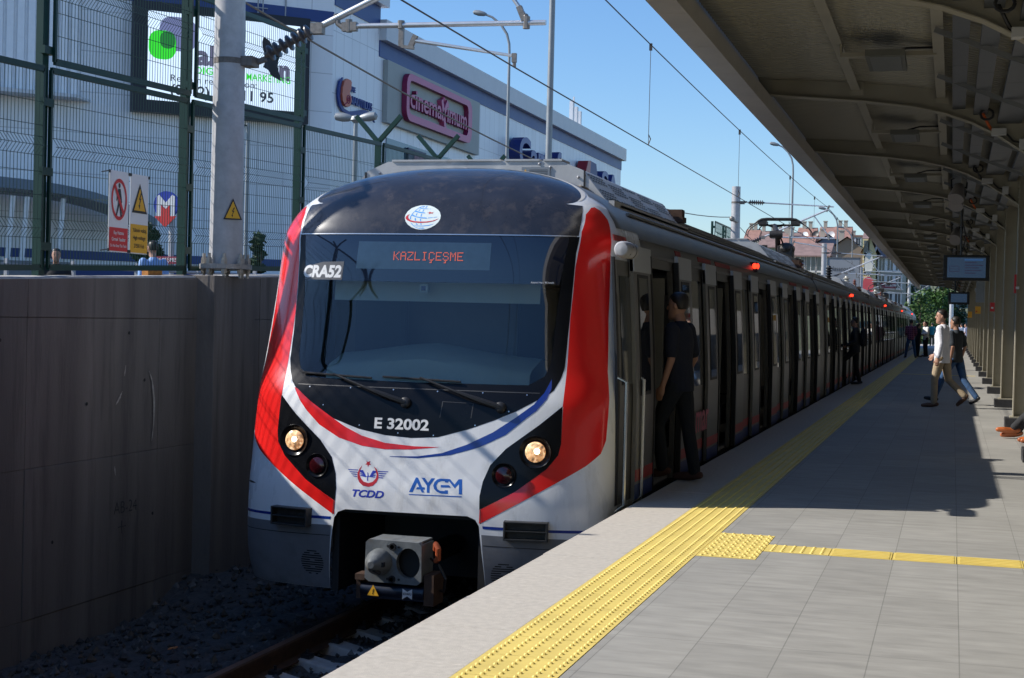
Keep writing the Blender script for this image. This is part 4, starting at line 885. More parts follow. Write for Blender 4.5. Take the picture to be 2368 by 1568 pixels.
# doors: sliding leaves standing open outside the body, with windows
m_leaf=M('door leaf steel',(.19,.185,.175),.34,.6,var=.1,vs=2,stretch=(1,.4,3)); m_leaft=M('door top sky sheen',(.48,.50,.52),.35,.15,var=.06)  # leaf tops are the same steel; sky reflection is put into the paler colour
m_pink=M('pink lettering',(.62,.12,.2),.5,var=.1)
for ci,ds in enumerate(DO):
    for di,d in enumerate(ds):
        for s_ in (-1,1):
            y0,y1=(d+.70,d+1.48) if s_>0 else (d-1.48,d-.70)
            b=MB(); side(b,y0,y1,-.04,2.05,.05,0,1,.035); side(b,y0+.0,y1,1.90,2.12,.056,1,1,.035); side(b,y0,y1,.115,.215,.0535,2,1,.004); side(b,y0,y1,-.035,.09,.0535,3,1,.004)
            o=b.build('door',[m_leaf,m_leaft,M('side stripe red',(.45,.03,.03),.4),M('side stripe blue',(.02,.05,.22),.4)],TR)
            w_=MB(); side(w_,y0+.16,y1-.16,.84,1.88,.055,0,1,.006); o2=w_.build('window',m_seal,o)
            w_=MB(); side(w_,y0+.19,y1-.19,.87,1.85,.0575,0,1,.004); 
            wb=MB(); e=y1 if s_<0 else y0; side(wb,e-.02,e+.02,-.04,2.06,.06,0,1,.05); 
            w_.build('pane',m_wglass,o); wb.build('edge_seal',m_seal,o)
    for i in range(4):
        y0,y1=ds[i]+1.52,ds[i]+2.38; st=MB(); side(st,y0,y1,.115,.215,.005,0,1,.005); side(st,y0,y1,-.03,.09,.005,1,1,.005)
        o=st.build('side_panel',[M('side stripe red',(.45,.03,.03),.4),M('side stripe blue',(.02,.05,.22),.4)],TR); b=MB(); side(b,y0+.06,y1-.06,.80,1.92,.006,0,1,.008); b.build('window',m_wglass,o)
    for i in range(5):
        q=MB(); y=ds[i]+.645; q.box((XC+1.0,ds[i]+.62,-.03),(XC+1.47,y,1.9)); q.build('door_pillar',M('inside pillar cream',(.34,.33,.28),.6),TR)
        q=MB(); q.box((XC+1.15,ds[i]+.612,1.1),(XC+1.36,ds[i]+.619,1.38),0); q.box((XC+1.18,ds[i]+.612,.78),(XC+1.33,ds[i]+.619,.88),1); q.lathe((XC+1.25,ds[i]+.618,.98),(0,-1,0),[(0,.05),(.01,.05)],14,2); q.build('notice',[M('notice blue',(.02,.08,.4),.5),m_signred,m_seal],TR)
    q=MB(); yl=(CARS[ci][0]+CARS[ci][1])/2-(1.0 if ci==0 else 0); X=XC+WZ(2.25)
    q.box((X-.05,yl-.0,2.19),(X+.06,yl+.10,2.33)); o=q.build('door_lamp',m_black,TR); q=MB(); q.sphere((X+.03,yl-.012,2.275),(.035,.02,.04),10,8); q.sphere((X+.065,yl+.05,2.275),(.02,.035,.04),10,8); q.build('lamp_glow',m_redlamp,o)
b=MB(); text(b,'mar',(sx(.5)+.062,15.66,.33),(0,1,0),(-.0,0,1),.32,.85,bold=.02); b.build('side_lettering',m_pink,TR)
# cab side door, mirror camera, handrails
b=MB(); side(b,12.12,12.70,-.03,1.98,.008,0,1,.01); dr=b.build('cab_door',M('cab door steel',(.16,.155,.14),.4,.5,var=.15),TR)
b=MB(); side(b,12.2,12.62,.95,1.85,.014,0,1,.006); b.build('cab_window',m_wglass,dr)
for y in (12.06,12.78):
    b=MB(); X=sx(.6)+.07; b.tube([(X-.08,y,1.02),(X,y,.98),(X,y,.3),(X,y,-.02),(X-.08,y,-.08)],.016,8)
    b.build('handrail',m_chrome,dr,smooth=True)
b=MB(); side(b,12.72,12.86,-.03,2.0,.006,0,1,.02); side(b,12.04,12.11,-.03,2.0,.006,0,1,.02); b.build('door_frame',m_seal,TR)
b=MB(); c=Vector((-2.545,12.05,2.05)); b.lathe(c+Vector((0,-.26,0)),(0,1,0),[(0,.01),(.008,.05),(.03,.064),(.15,.070),(.40,.066),(.48,.05),(.52,.02),(.525,.005)],24); b.box((-2.66,12.1,2.02),(-2.56,12.2,2.08)); o=b.build('mirror_camera',m_steelw,TR,smooth=True,ang=40)
b=MB(); b.lathe(c+Vector((0,.03,0)),(0,1,0),[(0,.0712),(.006,.0712)],24); b.sphere(c+Vector((.058,-.1,.02)),.012,8,6); b.sphere(c+Vector((.05,-.16,-.035)),.010,8,6); b.build('camera_lens',m_black,o)
# roof equipment
def roofbox(y0,y1,front=False):
    P=[(-1.30,2.42),(-1.24,2.53),(-1.02,2.80),(-.82,2.885),(.82,2.885),(1.02,2.80),(1.24,2.53),(1.30,2.42)]
    b=MB(); k=len(P); b.add([(XC+x,y,z) for y in (y0,y1) for x,z in P],[(i,k+i,k+i+1,i+1)[::-1] for i in range(k-1)]+[tuple(range(k)),tuple(range(k,2*k))[::-1]])
    for s_ in (-1,1): b.bar((XC+s_*1.29,y0-.01,2.46),(XC+s_*1.29,y1+.01,2.46),.05,.15)
    for a,c in ((-.78,.26),(.30,.62),(.66,.83)): b.box((XC+a,y0-.012,2.885),(XC+c,y0+.28,2.902))
    o=b.build('roof_unit',m_box,TR); s=MB()
    u=Vector((-.22,0,.27)); 
    for r_ in range(9):
        for c in range(int((y1-y0)/.105)):
            if (r_//2+c//7)%3==2 or c%7==6: continue
            t=(r_+.7)/10; y=y0+.08+c*.105
            p_=Vector((XC+1.24,y,2.53))+u*t+Vector((.003,0,.0025)); 
            s.add([p_,p_+Vector((0,.075,0)),p_+Vector((0,.09,0))+u*.05,p_+Vector((0,.015,0))+u*.05],[(0,1,2,3)])
    s.build('vent_slots',m_seal,o)
    if front:
        s=MB()
        for x,z in ((-1.0,2.72),(-1.08,2.62),(-.9,2.78),(-.82,2.73),(-.6,2.74),(-.55,2.74),(.2,2.80),(.72,2.83),(.98,2.74),(1.0,2.66),(.62,2.86)): s.sphere((XC+x,y0-.002,z),.013,8,6)
        s.build('bolt',m_steelw,o)
        s=MB(); s.box((XC+.46,y0-.012,2.60),(XC+.72,y0-.004,2.83)); t=s.build('data_plate',M('data plate',(.24,.25,.26),.4,.5),o); s=MB(); s.add([(XC+.475,y0-.0135,2.775),(XC+.515,y0-.0135,2.775),(XC+.495,y0-.0135,2.81)],[(0,1,2)],0)
        for i in range(4): s.box((XC+.53,y0-.0135,2.802-.014*i),(XC+.70,y0-.0128,2.806-.014*i),1)
        s.build('plate_print',[m_signyel,m_seal],t)
        s=MB(); s.box((XC+.78,y0-.26,2.48),(XC+1.08,y0,2.645)); s.box((XC-1.26,y0-.2,2.44),(XC-1.04,y0,2.60)); s.build('junction_box',M('stained box',(.26,.22,.17),.6,.2,var=.3,vs=7,dirt=((.10,.06,.03),6,.5,.8)),o,bevel=.008)
        s=MB(); s.box((XC+1.03,y0-.008,2.42),(XC+1.045,y0-.001,2.80)); s.build('seam',m_seal,o); s=MB(); s.box((XC-1.045,y0-.008,2.42),(XC-1.03,y0-.001,2.79)); s.build('seam',m_seal,o); s=MB(); s.box((XC+1.10,y0-.006,2.46),(XC+1.2,y0,2.55)); s.build('cable_entry',m_seal,o)
    s=MB(); s.box((XC+.95,y1,2.60),(XC+1.25,y1+.25,2.66)); s.box((XC+1.05,y1+.12,2.66),(XC+1.22,y1+.3,2.75)); s.build('end_bracket',m_rust,o)
roofbox(13.05,16.9,True); roofbox(25.7,30.6)
for ci in range(1,5):
    ya,yb=CARS[ci]
    if ci in (1,4): roofbox(yb-8.2,yb-1.2)
    else: roofbox(ya+5.5,ya+10.5); roofbox(yb-6.5,yb-1)
def insul(x,y,z,h,r,mat,o,n=4):
    s=MB(); pr=[(0,r*.5)]
    for i in range(n): t=h*(i+.5)/n; pr+=[(t-h*.06,r*.55),(t-h*.02,r),(t+h*.02,r),(t+h*.06,r*.55)]
    s.lathe((x,y,z),(0,0,1),pr+[(h,r*.5),(h+.03,r*.4)],14); s.build('roof_insulator',mat,o,smooth=True,ang=50)
m_brown=M('brown porcelain',(.16,.05,.03),.25,var=.1,coat=.4); m_cer=M('pale porcelain',(.45,.43,.36),.3,var=.1)
for ci in (2,3):
    ya=CARS[ci][0]; insul(XC+.45,ya+3.2,2.78,.42,.13,m_cer,TR); insul(XC+.62,ya+5.1,2.78,.36,.08,m_brown,TR,5); insul(XC+.2,ya+12,2.8,.4,.1,m_brown,TR)
m_pan=M('pantograph steel',(.045,.04,.035),.5,.5,var=.3,vs=10)
def panto(y):
    r=MB(); zb=3.02
    for s_ in (-.55,.55): r.bar((XC+s_,y-.75,zb),(XC+s_,y+.75,zb),.07,.07)
    for t in (-.7,0,.7): r.bar((XC-.6,y+t,zb),(XC+.6,y+t,zb),.07,.07)
    r.box((XC+.05,y-.2,zb+.03),(XC+.42,y+.25,zb+.34)); r.sphere((XC+.24,y,zb+.27),(.22,.26,.16),12,8); r.box((XC-.62,y-.1,zb),(XC-.5,y+.1,zb+.34)); r.box((XC-.35,y-.05,zb),(XC-.22,y+.1,zb+.36)); r.bar((XC-.6,y,zb+.33),(XC-.25,y,zb+.34),.06,.05)
    o=r.build('pantograph',m_pan,TR,bevel=.01); s=MB()
    for sx_ in (-.55,.55):
        for sy in (-.6,.6): s.lathe((XC+sx_,y+sy,2.70),(0,0,1),[(0,.05),(.05,.08),(.1,.05),(.15,.08),(.2,.05),(.25,.08),(.3,.04)],10)
    s.build('support_insulator',m_brown,o)
    s=MB(); s.tube([(XC+.0,y+.55,zb+.05),(XC+.06,y-.35,zb+.62)],[.075,.06],12); s.tube([(XC-.12,y-.35,zb+.60),(XC+.18,y-.35,zb+.62)],.09,12); s.tube([(XC+.05,y-.35,zb+.64),(XC-.12,y+.55,4.02-.13)],[.075,.055],12); s.tube([(XC+.25,y+.45,zb+.1),(XC+.12,y-.25,zb+.55)],.02,8); s.build('pantograph_arm',m_pan,o,smooth=True)
    s=MB(); yh=y+.55
    for dy in (-.18,.18):
        pts=[(-.80,3.62),(-.79,3.74),(-.72,3.84),(-.6,3.92),(-.5,3.99),(-.42,4.035),(-.3,4.05),(.3,4.05),(.42,4.035),(.5,3.99),(.6,3.92),(.72,3.84),(.79,3.74),(.80,3.62)]
        s.tube([(XC+x,yh+dy,z) for x,z in pts],[.012]*4+[.03]*6+[.012]*4,8)
    for x in (-.4,.4): s.box((XC+x-.1,yh-.2,3.91),(XC+x+.1,yh+.2,4.0))
    s.bar((XC-.5,yh,3.90),(XC+.5,yh,3.90),.05,.04); s.bar((XC-.12,yh,3.85),(XC-.38,yh,3.94),.05,.05); s.bar((XC-.12,yh,3.85),(XC+.12,yh,3.92),.05,.05); s.tube([(XC-.42,yh,3.9),(XC-.48,yh,3.83),(XC-.5,yh,3.78)],.015,6)
    s.build('pantograph_head',m_pan,o)
panto(37.4); panto(94.2)
insul(XC+1.0,41.0,2.58,.42,.09,m_seal,TR,6)
# ================================================================ platform canopy
m_can=M('canopy beige steel',(.36,.33,.25),.6,var=.08,vs=3); m_fas=M('canopy fascia panel',(.50,.46,.40),.5,.1,var=.1,vs=2,dirt=((.2,.17,.13),2,.6,.5))
m_deck=M('canopy deck beige',(.38,.355,.28),.6,var=.03); m_tray=M('cable tray zinc',(.13,.14,.15),.5,.5,var=.15,vs=8)
CN=thing('platform_canopy','long beige steel canopy with curved ribs on a row of columns along the platform','canopy',(.9,20,0))
BOT=[(-2.28,4.19),(-1.65,4.13),(-1.05,4.08),(-.5,4.01),(-.15,3.93),(.15,3.82),(.42,3.68),(.66,3.52),(.9,3.36)]
TOP=[(-2.28,4.36),(-1.65,4.33),(-1.05,4.29),(-.5,4.235),(-.15,4.18),(.15,4.10),(.42,4.02),(.66,3.93),(.9,3.83)]
ct=pchip([p_[0] for p_ in TOP]+[2.2,3.6],[p_[1] for p_ in TOP]+[3.30,2.75])
YE=104; ribsY=[-12+6*i for i in range(20)]
# corrugated deck: the folds run across the platform
b=MB(); xs_=[-2.28,-1.7,-1.1,-.6,-.2,.15,.5,.9,1.4,2.0,2.8,3.6]; y=-15.0; row=[]; 
while y<YE:
    for dy,dz in ((0,0),(.05,0),(.065,.022),(.115,.022)): row.append((y+dy,dz))
    y+=.13
k=len(xs_); vs=[(x,yy,ct(x)+.012+dz) for yy,dz in row for x in xs_]
b.add(vs,[(i*k+j,i*k+j+1,(i+1)*k+j+1,(i+1)*k+j) for i in range(len(row)-1) for j in range(k-1)])
vs=[(x,yy,ct(x)+.09) for yy in (-15,YE) for x in xs_]; b.add(vs,[(j,j+1,k+j+1,k+j) for j in range(k-1)])
b.build('deck',m_deck,CN)
b=MB(); y=-15.0
while y<YE:
    y1=min(y+1.5,YE); b.box((-2.335,y+.003,3.945),(-2.315,y1-.003,4.50)); b.box((-2.315,y+.003,3.945),(-2.10,y1-.003,3.965)); b.box((-2.12,y+.003,3.965),(-2.10,y1-.003,4.12)); y=y1
b.build('fascia',m_fas,CN)
for y in ribsY:
    b=MB(); k=len(BOT)
    web=[(x,z) for x,z in BOT]+[(x,z) for x,z in TOP[::-1]]
    b.prism(web,((0,y-.006,0),(1,0,0),(0,0,1),(0,1,0)),.012)
    for L,t in ((BOT,-.012),(TOP,0)):
        vs=[]
        for x,z in L: vs+=[(x,y-.085,z+t),(x,y+.085,z+t),(x,y+.085,z+t+.012),(x,y-.085,z+t+.012)]
        fs=[(0,1,2,3),tuple(4*(k-1)+i for i in (3,2,1,0))]
        for i in range(k-1):
            for j in range(4): a=4*i+j; c=4*i+(j+1)%4; fs.append((c,a,a+4,c+4))
        b.add(vs,fs)
    b.build('rib',m_can,CN)
    # column
    b=MB(); z0=.15
    b.box((.90,y-.11,z0),(.916,y+.11,3.86)); b.box((1.134,y-.11,z0),(1.15,y+.11,3.7)); b.box((.916,y-.006,z0),(1.134,y+.006,3.8)); b.box((.86,y-.15,z0),(1.19,y+.15,z0+.02))
    for q in (-.06,.06):
        for zz in (3.45,3.6,3.72): b.tube([(.885,y+q,zz),(.9,y+q,zz)],.016,6)
    b.prism([(.916,3.3),(1.134,3.05),(1.134,3.3)],((0,y-.02,0),(1,0,0),(0,0,1),(0,1,0)),.01)
    o=b.build('column',m_can,CN); q=MB(); q.box((.79,y-.21,0),(1.24,y+.21,.15)); q.build('plinth',M('black granite plinth',(.03,.03,.032),.5,var=.3,vs=20),o,bevel=.006)
    if y%12==0 and y>0:
        q=MB(); q.tube([(1.05,y+.14,.15),(1.05,y+.14,3.0),(1.05,y+.16,3.1),(1.05,y+.3,3.3)],.05,12); q.build('downpipe',M('downpipe grey',(.42,.43,.43),.5,var=.06),CN,smooth=True)
for x in (-1.15,-.2):
    z=ct(x)
    for i in range(len(ribsY)-1):
        b=MB(); y0,y1=ribsY[i]+.1,ribsY[i+1]-.1
        b.box((x-.05,y0,z-.10),(x-.04,y1,z)); b.box((x-.04,y0,z-.10),(x+.05,y1,z-.09)); b.box((x-.07,y0-.012,z-.13),(x+.07,y0,z+.0)); b.box((x-.05,y1,z-.16),(x+.09,y1+.012,z)); b.build('purlin',m_can,CN)
for i in range(len(ribsY)-1):
    ym=(ribsY[i]+ribsY[i+1])/2
    b=MB(); b.box((-1.12,ym-.06,4.075),(-.22,ym+.06,4.115)); b.box((-1.12,ym-.06,4.11),(-1.10,ym+.06,4.2)); b.box((-.24,ym-.06,4.11),(-.22,ym+.06,4.19)); b.build('cross_bar',m_can,CN)
    if ym>5:
        b=MB(); b.box((-.86,ym-.45,4.01),(-.50,ym+.45,4.07),0); b.box((-.82,ym-.41,4.004),(-.54,ym+.41,4.011),1); o=b.build('light_panel',[M('light panel grey',(.15,.15,.125),.6,var=.05),M('diffuser grey',(.19,.19,.165),.4,var=.05)],CN)
        b=MB(); b.tube([(-.68,ym+.1,4.07),(-.66,ym+.1,4.13),(-.5,ym+.15,4.18),(-.25,ym+.2,4.19)],.012,6); b.build('cable',m_black,o)
for x0,w_ in ((-.07,.14),(.16,.15),(.42,.26),(.74,.12)):
    b=MB(); z=ct(x0+w_/2)-.17
    for y0 in range(-12,103,3):
        b.box((x0,y0,z),(x0+w_,y0+2.99,z+.006)); b.box((x0,y0,z+.006),(x0+.006,y0+2.99,z+.06)); b.box((x0+w_-.006,y0,z+.006),(x0+w_,y0+2.99,z+.06))
    b.build('cable_tray',m_tray,CN)
for y in ribsY[:-1]:
    for t in (1.6,4.1): b=MB(); b.bar((-.22,y+t,4.06),(.88,y+t,3.62),.045,.045); b.build('tray_support',M('strut zinc',(.22,.23,.235),.5,.5,var=.1),CN)
m_jb=M('junction box white',(.48,.47,.45),.5,var=.05); m_oc=M('orange conduit',(.62,.10,.01),.5,var=.05)
for i,y in enumerate(ribsY):
    if y<6: continue
    b=MB(); b.box((.36,y-.13,3.66),(.52,y-.02,3.74)); b.build('junction_box',m_jb,CN,bevel=.006)
    b=MB(); b.box((.66,y-.12,3.50),(.75,y-.02,3.62)); b.build('junction_box',m_jb,CN,bevel=.006)
    pts=[(.24+.17*t/6.0,y-.10-.05*math.sin(t),3.95-.24*math.sin(t/6*1.57)) for t in range(7)]
    b=MB(); b.tube(pts,.016,8); b.build('conduit',m_oc if i%2 else m_black,CN,smooth=True)
    b=MB(); b.tube([(.52,y-.07,3.68),(.6,y-.07,3.60),(.68,y-.07,3.58),(.85,y-.07,3.4)],.012,6); b.build('cable',m_black,CN,smooth=True)
    b=MB(); b.tube([(.30+.07*math.cos(t),y-.4,3.86+.06*math.sin(t)) for t in [6.2832*k/10 for k in range(11)]],.014,6); b.build('cable_loop',m_black,CN,smooth=True)
for i,(y,) in enumerate(((26.4,),(28.0,),(38.2,),(39.6,),(50.2,),(51.6,))):
    b=MB(); b.lathe((.05,y,3.86),(-.18,-.62,-.75),[(0,.06),(.03,.085),(.30,.13),(.33,.13),(.325,.11)],18); o=b.build('loudspeaker',M('speaker grey pink',(.31,.28,.27),.55,var=.05),CN,smooth=True,ang=45)
    s=MB(); s.tube([(-.08,y-.05,3.8),(-.09,y,3.95),(.05,y,4.02),(.17,y,3.95),(.16,y-.05,3.8)],.012,6); s.build('bracket',m_black,o)
bw=thing('skylight_blocker','plain dark grey wall out of view beyond the columns, added to block skylight','wall',(5,40,0)); b=MB(); b.box((5.0,-14,-1.4),(5.3,104,4.3)); b.build('wall_face',M('skylight blocker grey',(.10,.095,.085),.9,var=.2,vs=1),bw)  # unseen wall, added to keep skylight from the right off the platform
# things hung on the columns
for y,x,z0,z1,mt,nm,lab,ct_ in ((36,.80,1.86,2.06,m_signred,'fire_alarm_box','red box fixed to a canopy column at head height','box'),(24,.87,2.02,2.3,m_signred,'notice_strip','narrow red and white notice on the nearest visible column','notice'),(54,.72,1.95,2.2,M('lamp amber',(.85,.40,.03),.4),'amber_button_box','small amber and red button box on a far canopy column','box'),(78,.70,1.95,2.25,M('lamp amber',(.85,.40,.03),.4),'amber_button_box','smaller amber button box on a column farther along the platform','box')):
    b=MB(); b.box((x,y-.115,z0),(.899,y-.112+.16,z1),0); b.box((x+.02,y-.118,z0+.06),(x+.07,y-.1145,z0+.1),1); tag(b.build(nm,[mt,m_signred if mt is not m_signred else m_white],bevel=.004),lab,ct_)
b=MB(); b.box((.70,51.5,2.3),(.99,51.8,3.1)); b.box((.715,51.495,2.33),(.975,51.499,3.07)); tag(b.build('control_cabinet',M('cabinet grey',(.26,.27,.27),.5)),'grey metal control cabinet on a far canopy column','cabinet')
for nm,y,x0,x1,z0,z1,lab in (('information_screen',30.0,-.20,.64,2.37,2.86,'nearer hanging information screen showing a bus drawing and lines of text'),('information_screen',45.0,-.14,.44,2.13,2.48,'farther hanging information screen, smaller and almost blank')):
    r=thing(nm,lab,'screen',((x0+x1)/2,y,z0),'hanging screens'); b=MB(); b.box((x0,y,z0),(x1,y+.10,z1)); b.build('housing',m_black,r,bevel=.008)
    b=MB(); b.box((x0+.07,y-.003,z0+.06),(x1-.07,y-.001,z1-.05)); f=b.build('display',M('screen blue' ,(.008,.016,.03),.25,var=.05,emit=(.05,.10,.19),es=.28),r)
    if y<40:
        b=MB(); cx_,cz_=x0+.20,z0+.22
        for i in range(1): b.box((cx_-.09,y-.0045,cz_-.05),(cx_+.09,y-.0035,cz_-.04)); b.box((cx_-.09,y-.0045,cz_-.04),(cx_-.082,y-.0035,cz_+.05)); b.box((cx_+.082,y-.0045,cz_-.04),(cx_+.09,y-.0035,cz_+.05)); b.box((cx_-.07,y-.0045,cz_+.05),(cx_+.07,y-.0035,cz_+.06)); b.box((cx_-.08,y-.0045,cz_),(cx_+.08,y-.0035,cz_+.006))
        for i in range(5): b.box((x0+.39,y-.0045,z1-.15-.05*i),(x0+.39+(.22,.33,.25,.30,.2)[i],y-.0035,z1-.135-.05*i))
        b.build('display_lines',M('screen lines',(.01,.012,.03),.4,var=0,emit=(.06,.05,.12),es=.22),f)
        b=MB(); b.box((x0+.38,y-.0045,z1-.105),(x0+.72,y-.0035,z1-.075)); b.build('display_bar',M('screen bar',(.01,.03,.08),.4,var=0,emit=(.04,.12,.30),es=.4),f)
    b=MB(); b.tube([((x0+x1)/2-.1,y+.05,z1),((x0+x1)/2-.12,y+.05,4.2)],.02,8); b.tube([((x0+x1)/2-.1,y+.04,z1),((x0+x1)/2-.02,y+.03,z1+.35),((x0+x1)/2-.12,y+.02,z1+.75)],.012,6); b.build('hanger',m_black,r)
b=MB(); b.lathe((.86,58,2.95),(0,0,-1),[(0,.03),(.05,.1),(.12,.1),(.2,.08),(.26,.01)],14); b.box((.84,57.98,2.95),(.9,58.02,3.1)); tag(b.build('security_camera',m_steelw,smooth=True),'small grey dome camera hanging from a far column','camera')
# ================================================================ shopping building
FXX=-30.0
m_cladB=grid_mat('white cladding',(.84,.86,.88),(0,1,0),(0,0,1),1.05,3.1,mort=.022,line=.66,offset=0,rough=.4,var=.05,vs=.4,tilevar=.035,spec=.4,stretch=(1,1.6,.3),dirt=((.5,.5,.5),.9,.6,.35))
uA=Vector((.743,.669,0)).normalized(); nA=Vector((uA.y,-uA.x,0)); PA=Vector((FXX,70.0,0))
m_cladA=grid_mat('white cladding side',(.84,.86,.88),tuple(uA),(0,0,1),1.3,1.9,mort=.022,line=.66,offset=0,rough=.4,var=.05,vs=.4,tilevar=.035,spec=.4,stretch=(1,1,.3),dirt=((.5,.5,.5),.9,.6,.35))
m_bblue=M('building blue band',(.015,.05,.21),.45,var=.06,vs=1); m_bgrey=M('parapet grey white',(.62,.64,.66),.5,var=.06,vs=1)
ML=thing('shopping_mall','large white clad shopping building with a blue band under its roof edge','building',(FXX,90,0))
def A(u,z,n=0): return PA+uA*(.9817*u+.729)+nA*n+Vector((0,0,.9817*z+.0275))
b=MB(); b.add([(FXX,70,0),(FXX,138,0),(FXX,138,16.4),(FXX,70,16.4),(FXX-40,138,0),(FXX-40,138,16.4)],[(0,1,2,3),(1,4,5,2)]); b.quad((FXX-40,72,16.3),(FXX,71.8,16.3),(FXX,138,16.3),(FXX-40,138,16.3)); b.build('facade_wall',m_cladB,ML)
b=MB(); b.add([A(-30,0),A(-.7426,0),A(-.7426,19.2),A(-30,19.2)],[(0,1,2,3)]); b.add([(FXX,70,16.4),(FXX,76.2,16.4),(FXX,76.2,19.2),(FXX,70,19.2)],[(0,1,2,3)]); b.add([(FXX,76.2,16.4),(FXX-12,76.2,16.4),(FXX-12,76.2,19.2),(FXX,76.2,19.2)],[(0,1,2,3)]); b.build('tower_wall',m_cladA,ML)
b=MB(); b.box((FXX-.5,76.2,16.12),(FXX+.42,138.35,17.22)); b.box((FXX-.3,70.0,17.9),(FXX+.42,76.6,19.3)); b.build('parapet',m_bgrey,ML)
b=MB(); b.box((FXX-.1,76.2,15.25),(FXX+.05,138.06,16.12)); b.box((FXX-.1,70.06,16.75),(FXX+.05,76.22,17.9)); 
b.add([A(-30,16.15,.05),A(-.7426,16.06,.05),A(-.7426,16.66,.05),A(-30,16.72,.05)],[(0,1,2,3)]); b.add([A(-30,3.72,.05),A(-.7426,3.6,.05),A(-.7426,4.0,.05),A(-30,4.15,.05)],[(0,1,2,3)]); b.add([A(-30,2.9,.05),A(-.7426,2.8,.05),A(-.7426,3.25,.05),A(-30,3.4,.05)],[(0,1,2,3)])
b.build('blue_band',m_bblue,ML)
b=MB()
for u in (-4.75,-4.5): b.bar(A(u,15.5,.2),A(u,19.2,.2),.05,.05)
for z in (15.6,16.4,17.2,18): b.bar(A(-4.95,z,.3),A(-4.3,z,.3),.04,.04); b.bar(A(-4.95,z,.3),A(-4.95,z,.0),.04,.04); b.bar(A(-4.3,z,.3),A(-4.3,z,0),.04,.04)
b.bar(A(-3.3,15.9,.06),A(-3.3,19,.06),.05,.05); b.build('ladder',m_steelw,ML)
b=MB()
for i in range(14): 
    u0=-20+i*.48; b.add([A(u0,11.35,.5),A(u0+.30,11.35,.5),A(u0+.30,19,.5),A(u0,19,.5),A(u0+.36,11.35,.38),A(u0+.36,19,.38),A(u0+.48,11.35,.38),A(u0+.48,19,.38),A(u0+.48,11.35,.5),A(u0+.48,19,.5)],[(0,1,2,3),(1,4,5,2),(4,6,7,5),(6,8,9,7)])
b.quad(A(-13.28,11.35,0),A(-13.28,11.35,.5),A(-13.28,19,.5),A(-13.28,19,0)); b.build('ribbed_cladding',M('ribbed cladding',(.82,.84,.86),.4,.1,var=.05),ML)
b=MB(); b.add([A(-21,11.35,0),A(-12.7,11.2,0),A(-13.6,11.25,1.3),A(-21,11.35,1.6),A(-21,11.1,0),A(-12.7,11.1,0),A(-13.6,11.1,1.3),A(-21,11.1,1.6)],[(3,2,1,0),(4,5,6,7),(2,3,7,6),(1,2,6,5)]); b.build('ledge',m_bgrey,ML)
b=MB(); b.box((FXX-.02,77.5,7.5),(FXX+.06,90,11.05)); b.build('dark_glazing',M('blue grey glazing',(.05,.10,.15),.12,var=.1,spec=.8),ML)
# cinema sign: grey board, pink ring and letters in relief
YZf=lambda y,z,x:((FXX+x,y,z),(0,1,0),(0,0,1),(1,0,0))
yb=lambda px,py: at(px,py,10)
cs=thing('cinema_sign','grey wall board with raised pink lettering in a pink rounded frame','sign',(FXX,86,10))
b=MB(); b.box((FXX+.02,76.85,11.8),(FXX+.30,93.4,15.17)); b.build('board',M('board grey beige',(.36,.38,.36),.6,var=.08,vs=.8,dirt=((.28,.28,.25),.6,.6,.5)),cs)
m_pk=M('sign pink',(.52,.09,.22),.4,var=.05); m_pkd=M('sign pink side',(.25,.012,.08),.5,var=.05)
def rrect(y0,y1,z0,z1,r,n=6):
    o=[]
    for cy_,cz_,a0 in ((y1-r,z1-r,0),(y0+r,z1-r,90),(y0+r,z0+r,180),(y1-r,z0+r,270)):
        for i in range(n+1): a=R_(a0+90*i/n); o.append((cy_+r*math.cos(a),cz_+r*math.sin(a)))
    return o
def ring(b,outer,inner,x0,x1):
    k=len(outer); V=[(FXX+x,y,z) for x in (x0,x1) for L in (outer,inner) for y,z in L]
    fs=[]; ms=[]
    for i in range(k):
        j=(i+1)%k; fs+=[(2*k+i,2*k+j,3*k+j,3*k+i)]; ms.append(0)
        fs+=[(i,j,2*k+j,2*k+i),(k+j,k+i,3*k+i,3*k+j)]; ms+=[1,1]
    o=len(b.v); b.v+=V
    for f,m_ in zip(fs,ms): b.f.append([q+o for q in f]); b.mi.append(m_)
b=MB(); ring(b,rrect(79.0,90.85,12.22,14.86,.7),rrect(79.45,90.1,12.62,14.5,.42),.32,.62); b.build('frame',[m_pk,m_pkd],cs)
b=MB()
def word(b,s,y,z,h,w_,d0,d1,bold,front=0,side_=1):
    n0=len(b.f); text(b,s,(FXX+d0,y,z),(0,1,0),(0,0,1),h,w_,bold=bold,depth=d1-d0)
    k=0
    for i in range(n0,len(b.f)):
        xs=[b.v[q][0] for q in b.f[i]]; b.mi[i]=front if min(xs)>FXX+d1-.001 else side_
word(b,'cinema',79.72,13.03,1.15,5.4,.32,.58,.015); b.build('lettering',[m_pk,m_pkd],cs); b=MB(); word(b,'imum',86.15,13.03,1.15,3.75,.32,.58,.015)
for a,c in (((85.15,13.02),(86.15,14.2)),((85.1,14.2),(85.8,12.58))): b.bar((FXX+.45,a[0],a[1]),(FXX+.45,c[0],c[1]),.34,.3,up=(1,0,0),m=0)
b.sphere((FXX+.45,85.62,14.28),(.15,.2,.16),10,8,0)
b.build('lettering',[m_pk,m_pkd],cs)
ns=thing('mall_sign','orange shell emblem and blue capital lettering on the white facade','sign',(FXX,74,11))
b=MB(); sh=[(71.9,13.18),(71.75,13.27),(71.3,13.28),(70.98,13.12),(70.75,12.75),(70.70,12.4),(70.8,12.1),(71.05,11.9),(71.4,11.85),(71.72,11.95),(71.92,12.2),(71.88,12.45),(71.66,12.62),(71.85,12.85)]
